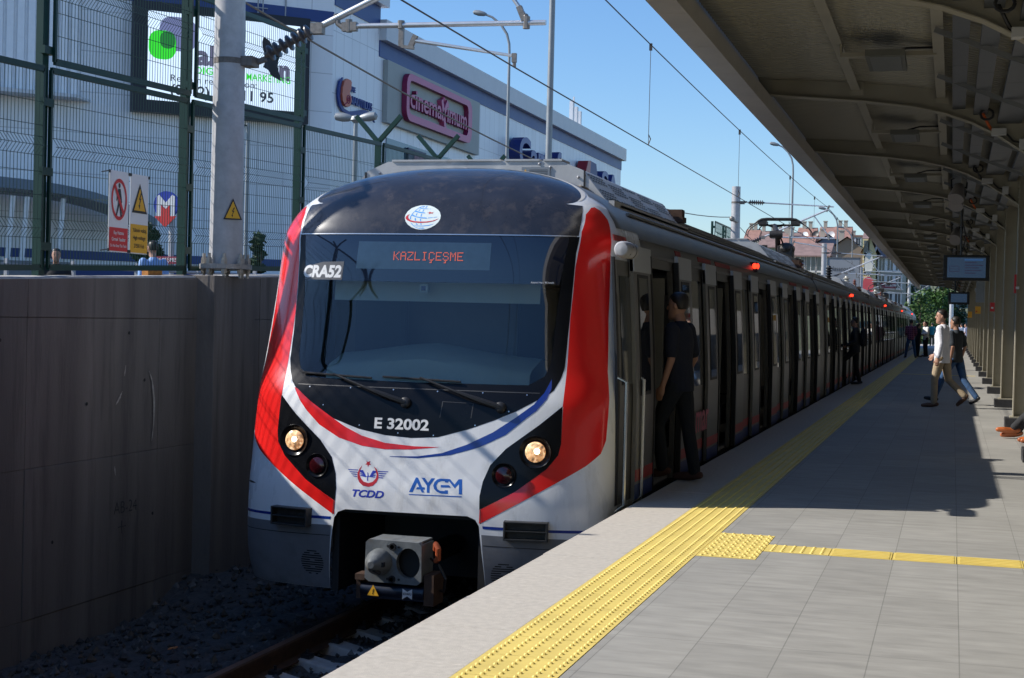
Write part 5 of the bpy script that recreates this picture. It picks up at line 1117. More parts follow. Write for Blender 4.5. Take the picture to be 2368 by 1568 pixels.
b.prism(sh[::-1],YZf(0,0,.12),.14); b.build('shell',M('sign orange',(.55,.13,.07),.45,var=.05),ns)
b=MB(); s2_=[(71.0,13.3),(70.6,13.05),(70.42,12.6),(70.42,12.2),(70.6,11.85),(71.0,11.62),(71.9,11.52),(72.9,11.62),(74.0,11.85),(74.8,11.88),(75.5,11.6),(75.0,12.02),(74.0,12.08),(72.8,11.85),(71.9,11.7),(71.2,11.76),(70.85,11.95),(70.66,12.25),(70.7,12.75),(70.88,13.1)]
b.prism(s2_,YZf(0,0,.06),.1)
text(b,'TEPE',(FXX+.08,71.86,12.77),(0,1,0),(0,0,1),.27,.83,bold=.03,depth=.08); b.build('lettering',M('sign navy',(.012,.04,.22),.5,var=.05),ns); b=MB(); text(b,'NAUTILUS',(FXX+.08,71.95,12.15),(0,1,0),(0,0,1),.41,3.1,bold=.03,depth=.08); b.build('lettering',M('sign navy',(.012,.04,.22),.5,var=.05),ns)
b=MB(); b.tube([(FXX+.27,71.5+.22*math.cos(t),12.26+.2*math.sin(t)) for t in [6.2832*i/20 for i in range(21)]],.025,5); b.tube([(FXX+.27,71.52+.1*math.cos(t),12.26+.09*math.sin(t)) for t in [6.2832*i/14 for i in range(15)]],.025,5); b.tube([(FXX+.27,71.35,12.1),(FXX+.27,71.0,11.92)],.025,5); b.build('spiral',m_pkd,ns)
ks=thing('supermarket_sign','deep blue raised lettering with one red stroke near the far end of the facade','sign',(FXX,112,9))
b=MB(); 
def cw(b,s,px,h,w_,z): 
    word(b,s,px,z,h,w_,.2,1.0,.025,0,1)
cw(b,'Carrefour',100.5,2.15,17.6,11.9)
cw(b,'SA',126.0,2.25,6.6,11.9); b.prism([(121.2,11.6),(125.2,11.6),(123.7,14.35),(121.7,14.4)],YZf(0,0,.2),.8,1)
b.build('lettering',[M('store blue',(.01,.035,.24),.4,var=.04),M('store blue side',(.006,.02,.15),.5)],ks)
b=MB(); b.prism([(118.6,11.6),(121.0,11.6),(121.6,14.4),(120.6,14.3)],YZf(0,0,.2),.85); b.build('red_stroke',M('store red',(.30,.02,.03),.4),ks)
sg_=thing('shop_sign','small dark shop sign with pale script strokes behind the fence top','sign',(FXX,81,11)); b=MB(); b.box((FXX+.1,80.6,9.9),(FXX+.2,83.6,10.86)); b.build('board',M('navy board',(.012,.03,.09),.5),sg_)
b=MB()
for i in range(4): b.tube([(FXX+.22,81.5+.42*i,9.9),(FXX+.22,81.65+.42*i,10.75-.08*i),(FXX+.22,81.8+.42*i,10.7-.08*i),(FXX+.22,81.72+.42*i,9.9)],.05,6)
b.build('script',M('pink script',(.5,.3,.35),.5),sg_)
# video wall on the angled face
vw=thing('video_screen','big lit advertising screen in a black frame on the angled building face','screen',tuple(A(-6.5,13.5)))
b=MB(); 
def Abox(b,u0,u1,z0,z1,n0,n1,m=None): c=A((u0+u1)/2,(z0+z1)/2,(n0+n1)/2); b.obox(c,uA*(u1-u0)/2,nA*(n1-n0)/2,(0,0,(z1-z0)/2),m)
Abox(b,-10.8,-2.25,10.85,16.02,.06,.62); b.build('frame',M('screen frame navy black',(.008,.012,.022),.5),vw)
m_scr=M('lit screen',(.3,.35,.4),.4,var=0,emit=(.64,.80,1.0),es=.88)
b=MB(); Abox(b,-10.16,-2.78,11.42,15.58,.6,.64); fc=b.build('display',m_scr,vw)
def emi(name,c,s=.88): return M(name,tuple(x*.3 for x in c),.4,var=0,emit=c,es=s)
AF=lambda n:(A(0,0,n),uA,(0,0,1),nA)
def rr2(u0,u1,z0,z1,r):
    o=[]
    for cy_,cz_,a0 in ((u1-r,z1-r,0),(u0+r,z1-r,90),(u0+r,z0+r,180),(u1-r,z0+r,270)):
        for i in range(6): a=R_(a0+90*i/5); o.append((cy_+r*math.cos(a),cz_+r*math.sin(a)))
    return o
b=MB(); b.prism(rr2(-9.5,-7.75,13.55,15.15,.55),AF(.645),.004); b.build('purple_blob',emi('screen purple',(.13,.15,.30)),fc)
b=MB(); b.prism(rr2(-10.0,-8.72,13.1,14.45,.5),AF(.655),.004); b.build('green_blob',emi('screen green',(.03,.62,.02)),fc)
b=MB(); b.prism(rr2(-9.48,-8.75,13.62,14.43,.33),AF(.665),.004); b.build('overlap',emi('screen dark green',(.01,.16,.02)),fc)
b=MB(); text(b,'ali',A(-7.95,13.28,.66),uA,(0,0,1),.95,1.3,bold=.04); b.build('grey_word',emi('screen slate',(.10,.10,.17)),fc); b=MB(); text(b,'n',A(-3.75,12.92,.66),uA,(0,0,1),.95,.55,bold=.06); b.build('grey_letter',emi('screen slate',(.10,.10,.17)),fc)
b=MB(); text(b,'DIGITAL',A(-7.95,12.82,.66),uA,(0,0,1),.34,2.0,bold=.01); b.build('green_word',emi('screen green',(.03,.62,.02)),fc); b=MB(); text(b,'MARKETING',A(-5.4,12.72,.66),uA,(0,0,1),.36,2.2,bold=.01); b.build('green_word',emi('screen green',(.03,.62,.02)),fc)
b=MB(); text(b,'Reklam rezervasyon:',A(-9.1,12.35,.66),uA,(0,0,1),.33,4.15,bold=.0); b.build('dark_text',emi('screen ink',(.02,.025,.04)),fc); b=MB(); text(b,'(0212) 337 11 95',A(-9.1,11.72,.66),uA,(0,0,1),.50,5.0,bold=.02); b.build('dark_text',emi('screen ink',(.02,.025,.04)),fc)
# metro entrance with curved roof and raking columns
me_=thing('metro_entrance','low metro entrance with a curved grey roof on white raking columns','building',tuple(A(-15,.4,4)))
b=MB(); n=16; V=[]
for i in range(n+1):
    u=-19+8.5*i/n; t=max((u+17.5)/7.0,0); z=7.0-.35*t-1.15*t*t*t
    V+=[A(u,z,4.5),A(u,z-.32-.15*(1-t),4.5),A(u,z-.32-.15*(1-t),.4),A(u,z,.4)]
b.add(V,[(0,1,2,3),tuple(4*n+i for i in (3,2,1,0))]+[(4*i+j,4*i+4+j,4*i+4+(j+1)%4,4*i+(j+1)%4) for i in range(n) for j in range(4)]); b.build('roof',M('entrance roof blue grey',(.12,.16,.21),.4,.2),me_)
for u in (-16.9,-16.3,-15.6,-14.75):
    b=MB(); b.add([A(u-.08,3.3,4.2),A(u+.10,3.3,4.2),A(u+.30,6.2,4.2),A(u+.10,6.2,4.2),A(u-.08,3.3,4.0),A(u+.10,3.3,4.0),A(u+.30,6.2,4.0),A(u+.10,6.2,4.0)],[(0,1,2,3),(1,5,6,2),(7,6,5,4),(4,0,3,7)]); b.build('column',M('column white',(.74,.74,.72),.5),me_)
b=MB(); Abox(b,-19,-14.3,.4,3.35,3.2,4.6); b.build('base',M('entrance base',(.16,.17,.18),.6),me_)
# railing in front
rl=thing('railing','grey metal railing in front of the shopping building','railing',(-13,24,.4))
b=MB(); b.tube([(-16.5,20.0,2.15),(-12,25.8,2.13),(-9.8,33,2.12)],.028,8); b.tube([(-16.5,20.0,1.75),(-12,25.8,1.75),(-9.8,33,1.75)],.02,8); b.build('rail',m_steelw,rl,smooth=True)
for t in [i/11 for i in range(12)]:
    b=MB()
    P=Vector((-16.5,20,0)).lerp(Vector((-12,25.8,0)),t*1.7) if t*1.7<=1 else Vector((-12,25.8,0)).lerp(Vector((-9.8,33,0)),(t*1.7-1)/.7)
    b.box((P.x-.03,P.y-.03,.35),(P.x+.03,P.y+.03,2.25)); b.build('rail_post',m_steelw,rl)
b=MB(); b.add([(-16.5,20.03,.4),(-12,25.83,.4),(-12,25.83,1.7),(-16.5,20.03,1.7),(-9.8,33.03,.4),(-9.8,33.03,1.7)],[(0,1,2,3),(1,4,5,2)]); b.build('rail_panel',M('railing panel dark',(.045,.05,.06),.5),rl)
# lamps and poles
def pole(name,label,x,y,z0,z1,r0,r1,cat='lamp post',group=None): 
    r=thing(name,label,cat,(x,y,z0),group); b=MB(); b.tube([(x,y,z0),(x,y,z1)],[r0,r1],12); b.build('pole',m_lamp,r,smooth=True); return r
m_lamp=M('lamp post grey',(.27,.29,.30),.5,.3,var=.1)
r=pole('street_lamp','short lamp post with two spread lamp heads in front of the shell emblem',-16.4,40,.35,6.95,.09,.06)
for s_ in (-1,1):
    b=MB(); b.lathe((-16.4+s_*.1,40,6.98),(s_*.97,.0,.12),[(0,.05),(.1,.10),(.3,.13),(.5,.11),(.56,.02)],14); b.build('lamp_head',m_lamp,r,smooth=True)
b=MB(); b.lathe((-16.4,40,6.85),(0,0,1),[(0,.07),(.08,.16),(.18,.12),(.22,.02)],14); b.build('hub',m_lamp,r,smooth=True)
def curved(name,label,x,y,z0,z1,sc=1.0,dx=-1.55):
    r=pole(name,label,x,y,z0,z1-1.0*sc,.10*sc,.055*sc,'street lamp','curved street lamps'); b=MB()
    pts=[(x,y,z1-1.0*sc),(x-.02*sc,y,z1-.6*sc),(x+dx*.08*sc,y,z1-.2*sc),(x+dx*.25*sc,y,z1+.2*sc),(x+dx*.5*sc,y,z1+.52*sc),(x+dx*.72*sc,y,z1+.66*sc)]
    b.tube(pts,[.055*sc]*4+[.045*sc]*2,10); b.build('arm',m_lamp,r,smooth=True)
    b=MB(); b.lathe((x+dx*.66*sc,y,z1+.64*sc),(dx,0,.32),[(0,.04*sc),(.1*sc,.09*sc),(.35*sc,.12*sc),(.55*sc,.09*sc),(.62*sc,.01)],14); b.build('lamp_head',m_lamp,r,smooth=True)
curved('street_lamp','tall curved street lamp in front of the cinema sign',-17.86,60,.35,13.3)
curved('street_lamp','curved street lamp standing beyond the contact wire near the canopy edge',-9.24,90,.35,11.3,.95,-1.35)
P=at(1938,500,120); curved('street_lamp','smaller curved street lamp above the grey station name board',P.x,120,.35,P.z-.1,1.0,-1.4)
P=at(1972,540,150); curved('street_lamp','faintest small curved street lamp beside the canopy edge',P.x,150,.35,P.z-.1,1.0,-1.4)
r=pole('flood_light_pole','straight tall galvanised pole cut off by the top of the picture',-10.72,40,.35,15,.10,.07,'pole')
r=pole('camera_pole','thin dark pole with a small camera behind the fence next to the mast',-12.83,26,.35,5.0,.045,.035,'pole')
b=MB(); b.bar((-12.83,26,4.95),(-13.0,25.9,4.97),.03,.03); b.lathe((-12.95,26.05,4.97),(-.7,-.6,-.2),[(0,.05),(.2,.05),(.22,.06)],10); b.build('camera',m_black,r)
# metro sign
ms=thing('metro_sign','blue round metro sign with a red and white M on a grey post','sign',(-14.5,26,.35))
b=MB(); b.tube([(-14.42,26.05,.35),(-14.42,26.05,3.3)],.055,10); b.build('post',m_steelw,ms,smooth=True)
XZ=lambda y:((0,y,0),(1,0,0),(0,0,1),(0,-1,0))
b=MB(); b.prism(disc2((-14.52,3.46),.26,32),XZ(26.04),.06); b.build('disc',M('metro blue',(.015,.04,.36),.4),ms)
b=MB(); b.prism([(-14.71,3.25),(-14.71,3.62),(-14.66,3.65),(-14.52,3.50),(-14.38,3.65),(-14.33,3.62),(-14.33,3.25),(-14.42,3.22),(-14.42,3.47),(-14.52,3.38),(-14.62,3.47),(-14.62,3.22)],XZ(25.978),.004); b.build('white_m',m_white,ms)
b=MB(); b.prism([(-14.61,3.24),(-14.61,3.45),(-14.52,3.37),(-14.43,3.45),(-14.43,3.24),(-14.28,3.24),(-14.52,3.02),(-14.76,3.24)],XZ(25.972),.006); b.build('red_m',m_signred,ms)
b=MB(); b.box((-14.75,25.95,2.33),(-14.17,26.0,2.47),0); text(b,'LIK ÇEŞMESİ',(-14.70,25.945,2.37),(1,0,0),(0,0,1),.075,.5,bold=.01,m=1); b.build('name_strip',[M('dull red strip',(.33,.03,.06),.5),m_white],ms)
# ================================================================ vegetation
m_bark=M('bark',(.10,.075,.05),.9,var=.3,vs=12,bump=.6,bs=40)
def leafmat(name,c): return M(name,c,.55,var=.45,vs=7,spec=.3)
def tree(name,label,base,h,r,mat,trunk=.35,n=1500,leaf=.07,conic=.0,group=None,seed=1,cat='tree'):
    rnd=random.Random(seed); B=Vector(base); rt=thing(name,label,cat,base,group)
    b=MB(); th=h*trunk; b.tube([B+Vector((0,0,-.3)),B+Vector((.02*h,0,th*.6)),B+Vector((0,.01*h,th+h*.25)),B+Vector((.01*h,0,h*.85))],[h*.028,h*.022,h*.014,h*.004],8)
    cl=[]
    k=max(9,int(16*r/ max(h*.25,.1)))
    for i in range(26):
        z=rnd.uniform(0,1); a=rnd.uniform(0,6.28); rad=r*(1-conic*z)*math.sqrt(max(1-(2*z-.9)**2*.72,.05))*rnd.uniform(.35,1.0)
        c=B+Vector((rad*math.cos(a),rad*math.sin(a),th+(h-th)*z)); cl.append((c,r*rnd.uniform(.22,.42)))
        if i%3==0: b.tube([B+Vector((0,0,th*.8+(h-th)*z*.6)),B.lerp(c,.5)+Vector((0,0,th*.4)),c],[h*.010,h*.007,h*.003],5)
    b.build('trunk',m_bark,rt)
    b=MB()
    for i in range(n):
        c,cr=rnd.choice(cl); d=Vector((rnd.gauss(0,1),rnd.gauss(0,1),rnd.gauss(0,1))).normalized()*cr*rnd.random()**.4; p_=c+d
        u=Vector((rnd.gauss(0,1),rnd.gauss(0,1),rnd.gauss(0,.6))).normalized()*leaf*rnd.uniform(.6,1.3); v=u.orthogonal().normalized(); v=(Matrix.Rotation(rnd.uniform(0,6.28),3,u.normalized())@v)*leaf*.45
        b.add([p_-u,p_+v,p_+u,p_-v],[(0,1,2,3)])
    b.build('crown',mat,rt); return rt
lf1=leafmat('leaf dark green',(.028,.055,.022)); lf2=leafmat('leaf mid green',(.05,.11,.025)); lf3=leafmat('leaf fresh green',(.06,.115,.03))
tree('round_tree','bushy dark green young tree behind the fence beside the metro sign',(at(340,560,28).x,28,.8),2.42,.40,lf1,.25,2600,.075,.45,seed=3)
tree('round_tree','bushy dark green young tree behind the fence between mast and train',(at(602,575,30).x,30,.8),2.30,.42,lf1,.25,2600,.085,.45,seed=8)
P=at(2095,690,165); tree('leafy_tree','light green tree growing against the dark building at the end of the canopy edge',(P.x,165,.0),9.5,2.6,lf3,.3,1700,.28,.2,seed=11)
P=at(2128,735,140); tree('leafy_tree','low green bush tree at the far end of the train',(P.x,140,-.5),4.6,2.0,lf3,.2,1500,.2,.1,seed=12)
P=at(2170,720,150); tree('leafy_tree','dense dark tree under the far end of the canopy',(P.x,150,-.5),7.4,2.5,lf2,.2,1800,.24,.1,seed=13)
P=at(2208,720,158); tree('leafy_tree','second dense dark tree under the far end of the canopy, nearer the columns',(P.x,158,-.5),7.2,2.5,lf1,.2,1800,.24,.1,seed=14)
P=at(2150,745,118); tree('low_shrub','fresh green shrub at the sunlit end of the platform',(P.x,132,-.6),3.0,1.4,lf3,.15,1100,.13,.1,seed=15,cat='shrub')
P=at(1760,610,150); tree('low_shrub','small green bush in front of the green walled house behind the pantograph',(P.x,150,4.6),3.4,1.9,lf3,.15,900,.2,.1,seed=16,cat='shrub')
# ================================================================ hillside and houses in the distance
b=MB(); nx,ny=40,40
def hz(x,y): return -1.4+max(0,y-140)*.062*(1+.25*math.sin(x*.03)) *(1 if x<20 else max(0,1-(x-20)/40))
vs=[(-160+320*i/nx,125+330*j/ny,hz(-160+320*i/nx,125+330*j/ny)) for j in range(ny+1) for i in range(nx+1)]
b.add(vs,[(j*(nx+1)+i,j*(nx+1)+i+1,(j+1)*(nx+1)+i+1,(j+1)*(nx+1)+i) for j in range(ny) for i in range(nx)]); struct(b.build('hill',M('hillside scrub',(.11,.12,.06),.95,var=.4,vs=.3)))
m_tile=M('roof tile red',(.32,.175,.135),.8,var=.25,vs=1.5); m_tile2=M('roof tile brown',(.24,.16,.14),.8,var=.25,vs=1.5)  # red tile paled in its colour to suggest distance haze
m_pane=M('house window glass',(.05,.07,.09),.1,var=.1,spec=.8)
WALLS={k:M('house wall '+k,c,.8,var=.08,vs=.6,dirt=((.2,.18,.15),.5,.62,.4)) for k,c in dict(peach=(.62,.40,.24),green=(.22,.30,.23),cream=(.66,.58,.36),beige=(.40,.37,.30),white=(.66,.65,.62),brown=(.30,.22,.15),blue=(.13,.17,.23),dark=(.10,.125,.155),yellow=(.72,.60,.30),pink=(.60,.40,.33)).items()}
def house(label,x0,x1,y,d,z0,z1,wall,roof='gable',rh=1.5,win=(2,3),rm=None,chim=1,ww=.8,wh=1.3,name='house',cat='house',fr=None):
    rt=thing(name,label,cat,((x0+x1)/2,y,z0),'houses on the hillside'); wm=WALLS[wall]
    b=MB(); b.box((x0,y,z0-3),(x1,y+d,z1)); o=b.build('wall',wm,rt); e=.35
    b=MB(); rm=rm or m_tile
    if roof=='gable':   # ridge along x
        ym=y+d/2; b.add([(x0-e,y-e,z1),(x1+e,y-e,z1),(x1+e,ym,z1+rh),(x0-e,ym,z1+rh),(x1+e,y+d+e,z1),(x0-e,y+d+e,z1),(x0-e,y-e,z1-.15),(x1+e,y-e,z1-.15)],[(0,1,2,3),(3,2,4,5),(6,7,1,0),(0,3,5),(1,4,2)])
    elif roof=='side':  # ridge along y, gable faces the camera
        xm=(x0+x1)/2; b.add([(x0-e,y-e,z1),(xm,y-e,z1+rh),(x1+e,y-e,z1),(x0-e,y+d+e,z1),(xm,y+d+e,z1+rh),(x1+e,y+d+e,z1)],[(0,1,4,3),(1,2,5,4)])
        b2=MB(); b2.add([(x0,y,z1),(x1,y,z1),(xm,y,z1+rh-.1)],[(0,1,2)]); b2.build('gable',wm,rt)
    else: b.box((x0-.2,y-.2,z1),(x1+.2,y+d+.2,z1+.3))
    r_=b.build('roof',rm,rt)
    for i in range(chim):
        cx_=x0+(x1-x0)*(.25+.4*i); b=MB(); zc_=z1+rh*.4; b.box((cx_-.3,y+d*.45,zc_),(cx_+.3,y+d*.45+.6,z1+rh+.9)); b.box((cx_-.38,y+d*.45-.08,z1+rh+.9),(cx_+.38,y+d*.45+.68,z1+rh+1.05)); b.build('chimney',WALLS['beige'],r_)
    nr,nc=win
    for r in range(nr):
        for c in range(nc):
            xc_=x0+(x1-x0)*(c+.5)/nc; zc_=z0+(z1-z0)*(r+.55)/max(nr,1)
            b=MB()
            for s_ in (-1,1): b.box((xc_+s_*(ww/2+.05)-.07,y-.06,zc_-wh/2-.1),(xc_+s_*(ww/2+.05)+.07,y,zc_+wh/2+.1)); b.box((xc_-ww/2,y-.06,zc_+s_*(wh/2+.05)-.05),(xc_+ww/2,y,zc_+s_*(wh/2+.05)+.05))
            b.box((xc_-.03,y-.05,zc_-wh/2),(xc_+.03,y-.01,zc_+wh/2)); f=b.build('window',WALLS[fr] if fr else m_white,rt); b=MB(); b.quad((xc_-ww/2,y-.02,zc_-wh/2),(xc_+ww/2,y-.02,zc_-wh/2),(xc_+ww/2,y-.02,zc_+wh/2),(xc_-ww/2,y-.02,zc_+wh/2)); b.build('pane',m_pane,f)
    return rt
def hp(label,px0,px1,pt,pb,y,d,wall,**k):
    a=at(px0,pb,y); c=at(px1,pt,y); return house(label,a.x,c.x,y,d,a.z,c.z,wall,**k)
hp('green walled house with a brown tiled roof and two chimneys behind the pantograph',1757,1842,572,640,200,9,'green',rh=2.2,rm=m_tile2,chim=2,win=(1,3))
hp('peach coloured house with white windows and a red roof beside the grey name board',1836,1913,592,668,165,9,'peach',rh=1.6,rm=m_tile2,win=(2,3),chim=0,ww=1.0,wh=1.6)
hp('low red roofed house seen between pantograph and peach house',1800,1872,590,640,185,10,'white',rh=2.6,win=(1,3),chim=1)
hp('grey blue gabled house behind the peach house',1868,1962,578,640,190,12,'blue',roof='side',rh=1.9,win=(1,2),chim=1)
hp('brown walled house with a dark gable behind the name board',1916,2000,580,650,178,10,'brown',roof='side',rh=1.6,rm=m_tile2,win=(0,0),chim=1)
hp('white house with small windows high on the hill skyline',1895,1925,548,600,270,9,'white',rh=2,win=(2,2),chim=1)
hp('pale house with red roof on the hill at the left of the skyline',1722,1748,556,600,265,9,'white',rh=2.2,win=(1,2),chim=2)
hp('cream house under a red roof in the middle of the hill skyline',1843,1880,556,600,255,10,'cream',rh=2.4,win=(1,3),chim=2)
hp('pink house with red roof high on the hill near the canopy edge',1928,1962,553,600,262,10,'pink',rh=2.4,win=(2,2),chim=2)
hp('small cream house with a flat roof on the skyline near the canopy edge',1962,1992,548,600,275,9,'cream',roof='flat',rh=.3,win=(2,2),chim=1)
hp('small white house with a red roof left of the pantograph on the skyline',1752,1778,556,600,285,9,'cream',rh=2.0,win=(1,2),chim=1)
hp('red roofed house behind the second mast on the skyline',1788,1822,560,610,275,9,'beige',rh=2.2,win=(1,2),chim=2)
hp('blue grey house with a dark roof at the top of the canopy gap',1998,2052,552,620,225,12,'blue',rh=1.8,rm=m_tile2,win=(1,2),chim=1)
yb_=hp('tall yellow apartment building with a red painted end wall and white emblem',1995,2026,585,700,150,14,'yellow',roof='side',rh=1.6,rm=m_tile2,win=(0,0),chim=0,name='apartment_building',cat='building')
a=at(1996,640,149.9); c=at(2019,700,149.9)
b=MB(); b.box((a.x,149.86,c.z-2),(c.x,149.95,a.z-.6)); b.prism([(a.x+(c.x-a.x)*(.5-.5*math.cos(t)),a.z-.6+.6*math.sin(t)) for t in [3.1416*i/12 for i in range(13)]][::-1],((0,149.95,0),(1,0,0),(0,0,1),(0,-1,0)),.09); b.build('red_painting',M('wall painting red',(.62,.09,.10),.6,var=.1,vs=1),yb_)
b=MB(); cc=at(2009,610,149.9); b.prism(disc2((cc.x,cc.z),.42,20,1.1),((0,149.93,0),(1,0,0),(0,0,1),(0,-1,0)),.06)
for i in range(18): t=6.2832*i/18; b.sphere((cc.x+.52*math.cos(t),149.9,cc.z+1.22*math.sin(t)),.07,6,4)
b.build('emblem',M('emblem white',(.72,.70,.60),.6),yb_)
a=at(1996,553,150); c=at(2010,590,150); b=MB(); b.box((a.x,150.0,c.z-2),(c.x,156,a.z)); b.build('stair_tower',WALLS['yellow'],yb_)
b=MB(); b.box((a.x+.1,149.9,c.z+.2),(c.x-.1,150,a.z-.15)); b.build('tower_window',m_pane,yb_)
hp('grey beige apartment block with three columns of white framed windows',2027,2088,594,715,151,14,'beige',roof='gable',rh=1.4,rm=m_tile2,win=(3,3),chim=0,ww=.55,wh=1.15,name='apartment_building',cat='building')
a=at(2036,667,150.8); c=at(2072,655,150.8); b=MB(); b.box((a.x,150.7,a.z),(c.x,150.85,c.z),0)
for i in range(9): b.box((a.x+.45+.12*i,150.69,a.z+.2),(a.x+.53+.12*i,150.70,a.z+.4),1)
tag(b.build('shop_board',[M('dull red board',(.30,.07,.09),.5),m_white]),'narrow red shop board on the grey beige apartment block','sign')
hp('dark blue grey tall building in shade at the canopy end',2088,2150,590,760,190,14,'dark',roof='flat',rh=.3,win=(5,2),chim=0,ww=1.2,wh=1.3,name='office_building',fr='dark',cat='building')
hp('pale yellow building half hidden by trees at the platform end',2113,2146,672,780,225,12,'cream',roof='flat',rh=.3,win=(3,1),chim=0,name='apartment_building',cat='building')
for i,(px,py,y,l) in enumerate(((1922,545,200,'grey satellite dish on the roof beside the third mast'),(1862,545,230,'white satellite dish on a red roof in the middle of the skyline'),(1887,542,240,'dark satellite dish on the skyline left of the third mast'),(1979,585,190,'pink satellite dish near the yellow building'))):
    P=at(px,py,y); b=MB(); b.lathe(P,(-.3,-.9,.3),[(0,.05),(.05,.3),(.14,.55),(.15,.55),(.06,.3)],14); b.bar(P,P+Vector((0,.3,-1.2)),.08,.08); tag(b.build('satellite_dish',(m_steelw,m_white,m_black,M('pink dish',(.5,.3,.27)))[i],smooth=True),l,'satellite dish')
for i,(px,py,y) in enumerate(((1771,548,230),(1778,546,230))):
    P=at(px,py,y); b=MB(); b.bar(P,P-Vector((0,0,1.8)),.06,.06); b.bar(P-Vector((.6,0,.05)),P+Vector((.6,0,-.05)),.04,.04)
    for k in range(5): b.bar(P+Vector((-.5+.25*k,-.3,0)),P+Vector((-.5+.25*k,.3,0)),.03,.03)
    tag(b.build('roof_aerial',m_black),('thin roof aerial on the left chimney of the green house','thin roof aerial on the right chimney of the green house')[i],'aerial')
nb=thing('station_name_board','big grey station name board with dark lettering behind the third mast','sign',(-8.5,112,2))
a=at(1911,668,112); c=at(1990,596,112); b=MB(); b.box((a.x,112,a.z),(c.x,112.12,c.z)); b.build('board',M('board grey',(.27,.285,.30),.5,var=.05),nb,bevel=.05)
b=MB(); ring2=[((a.x,c.z-.08),(c.x,c.z)),((c.x-.06,a.z),(c.x,c.z)),((a.x,a.z),(a.x+.06,c.z))]
for p_,q_ in ring2: b.box((p_[0],111.97,p_[1]),(q_[0],112.0,q_[1]))
b.build('board_edge',M('board edge',(.10,.11,.12),.5),nb)
o1=at(1920,626.5,111.97); o2=at(1974,628,111.97); b=MB(); text(b,'Hasanpaşa',o1,(1,0,0),(0,0,1),.36,o2.x-o1.x,bold=.0); b.build('board_text',M('board ink',(.03,.035,.045),.6),nb)
b=MB()
for x in (a.x+.4,c.x-.4): b.tube([(x,112.2,-1.3),(x,112.2,c.z-.1)],.07,8)
b.build('board_post',m_steelw,nb)
# far line equipment at the end
for nm,px,pt,y,l in (('line_mast',2104,618,150,'white far line mast with cross arms beside the dark building'),('line_mast',2118,632,165,'white far line mast with a red band near the end of the train'),('line_mast',2201,690,112,'pale pole under the far end of the canopy')):
    P=at(px,pt,y); rt=thing(nm,l,'mast',(P.x,y,-1.3)); b=MB(); b.tube([(P.x,y,-1.3),(P.x,y,P.z)],[.17,.14],10); b.build('pole',M('far mast white',(.55,.56,.57),.5,.3),rt,smooth=True)
    if px<2200:
        b=MB()
        for dz,L0,L1 in ((-.6,-4.2,2.0),(-1.6,-3.5,1.4),(-2.6,-5,3.0)): b.tube([(P.x+L0,y-.2,P.z+dz+.15),(P.x+L1,y-.2,P.z+dz)],.05,6)
        b.tube([(P.x-.2,y-.2,P.z-2.9),(P.x+2.6,y-.2,P.z-1.3)],.05,6); b.box((P.x+.5,y-.5,P.z-2.75),(P.x+1.5,y-.1,P.z-2.45)); b.build('cross_arm',m_alu,rt)
# antenna on the far roof of the mall
b=MB(); 
for dx in (0,.5,.9): b.box((FXX-.5,120+dx*3,17.2),(FXX-.2,120.35+dx*3,19.1-dx*.5))
b.bar((FXX-.4,121,17),(FXX-.4,121,19.6),.12,.12); tag(b.build('roof_antenna',m_bgrey),'pale mobile phone antenna on the roof edge of the shopping building','antenna')
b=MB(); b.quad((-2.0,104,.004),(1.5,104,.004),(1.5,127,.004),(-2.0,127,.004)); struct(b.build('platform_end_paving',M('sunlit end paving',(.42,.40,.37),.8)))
b=MB(); 
for i in range(14): b.box((-1.6+i*.28,127.5,0),(-1.57+i*.28,127.53,1.1))
b.box((-1.7,127.49,1.06),(2.3,127.55,1.12)); b.box((-1.7,127.49,.5),(2.3,127.55,.55)); tag(b.build('end_railing',m_white),'white railing closing the sunlit far end of the platform','railing')
# ================================================================ people
def closed_loft(b,rings,n=14):
    """rings: (centre, rx, ry, ax, ay) ellipses; ends closed by small caps"""
    vs=[];k=len(rings)
    for c,rx,ry,ax,ay in rings:
        c=Vector(c)
        for j in range(n): t=6.2832*j/n; vs.append(c+Vector(ax)*rx*math.cos(t)+Vector(ay)*ry*math.sin(t))
    fs=[(i*n+j,i*n+(j+1)%n,(i+1)*n+(j+1)%n,(i+1)*n+j) for i in range(k-1) for j in range(n)]+[tuple(range(n))[::-1],tuple((k-1)*n+j for j in range(n))]
    b.add(vs,fs)
def limb(b,pts,rs,n=10):
    pts=[Vector(p_) for p_ in pts]; d0=(pts[0]-pts[1]).normalized(); d1=(pts[-1]-pts[-2]).normalized()
    P=[pts[0]+d0*rs[0]*.9,pts[0]+d0*rs[0]*.55]+pts+[pts[-1]+d1*rs[-1]*.55,pts[-1]+d1*rs[-1]*.9]; R=[rs[0]*.35,rs[0]*.8]+list(rs)+[rs[-1]*.8,rs[-1]*.35]
    b.tube(P,R,n)
def skin_over(b,name,mat,parent,vox,smooth_it=3):
    me=bpy.data.meshes.new('tmp'); me.from_pydata(b.v,[],b.f); me.update()
    o=bpy.data.objects.new('tmp',me); COL.objects.link(o)
    r=o.modifiers.new('r','REMESH'); r.mode='VOXEL'; r.voxel_size=vox
    s=o.modifiers.new('s','SMOOTH'); s.iterations=smooth_it; s.factor=.5
    dg=bpy.context.evaluated_depsgraph_get(); m2=bpy.data.meshes.new_from_object(o.evaluated_get(dg))
    bpy.data.objects.remove(o); bpy.data.meshes.remove(me)
    m2.name=name; m2.materials.clear(); m2.materials.append(mat); m2.polygons.foreach_set('use_smooth',[True]*len(m2.polygons))
    q=bpy.data.objects.new(name,m2); COL.objects.link(q); par(q,parent); return q
SKIN=M('skin',(.46,.25,.17),.5,var=.08,vs=15); SKIN2=M('skin tan',(.38,.20,.13),.5,var=.08,vs=15)
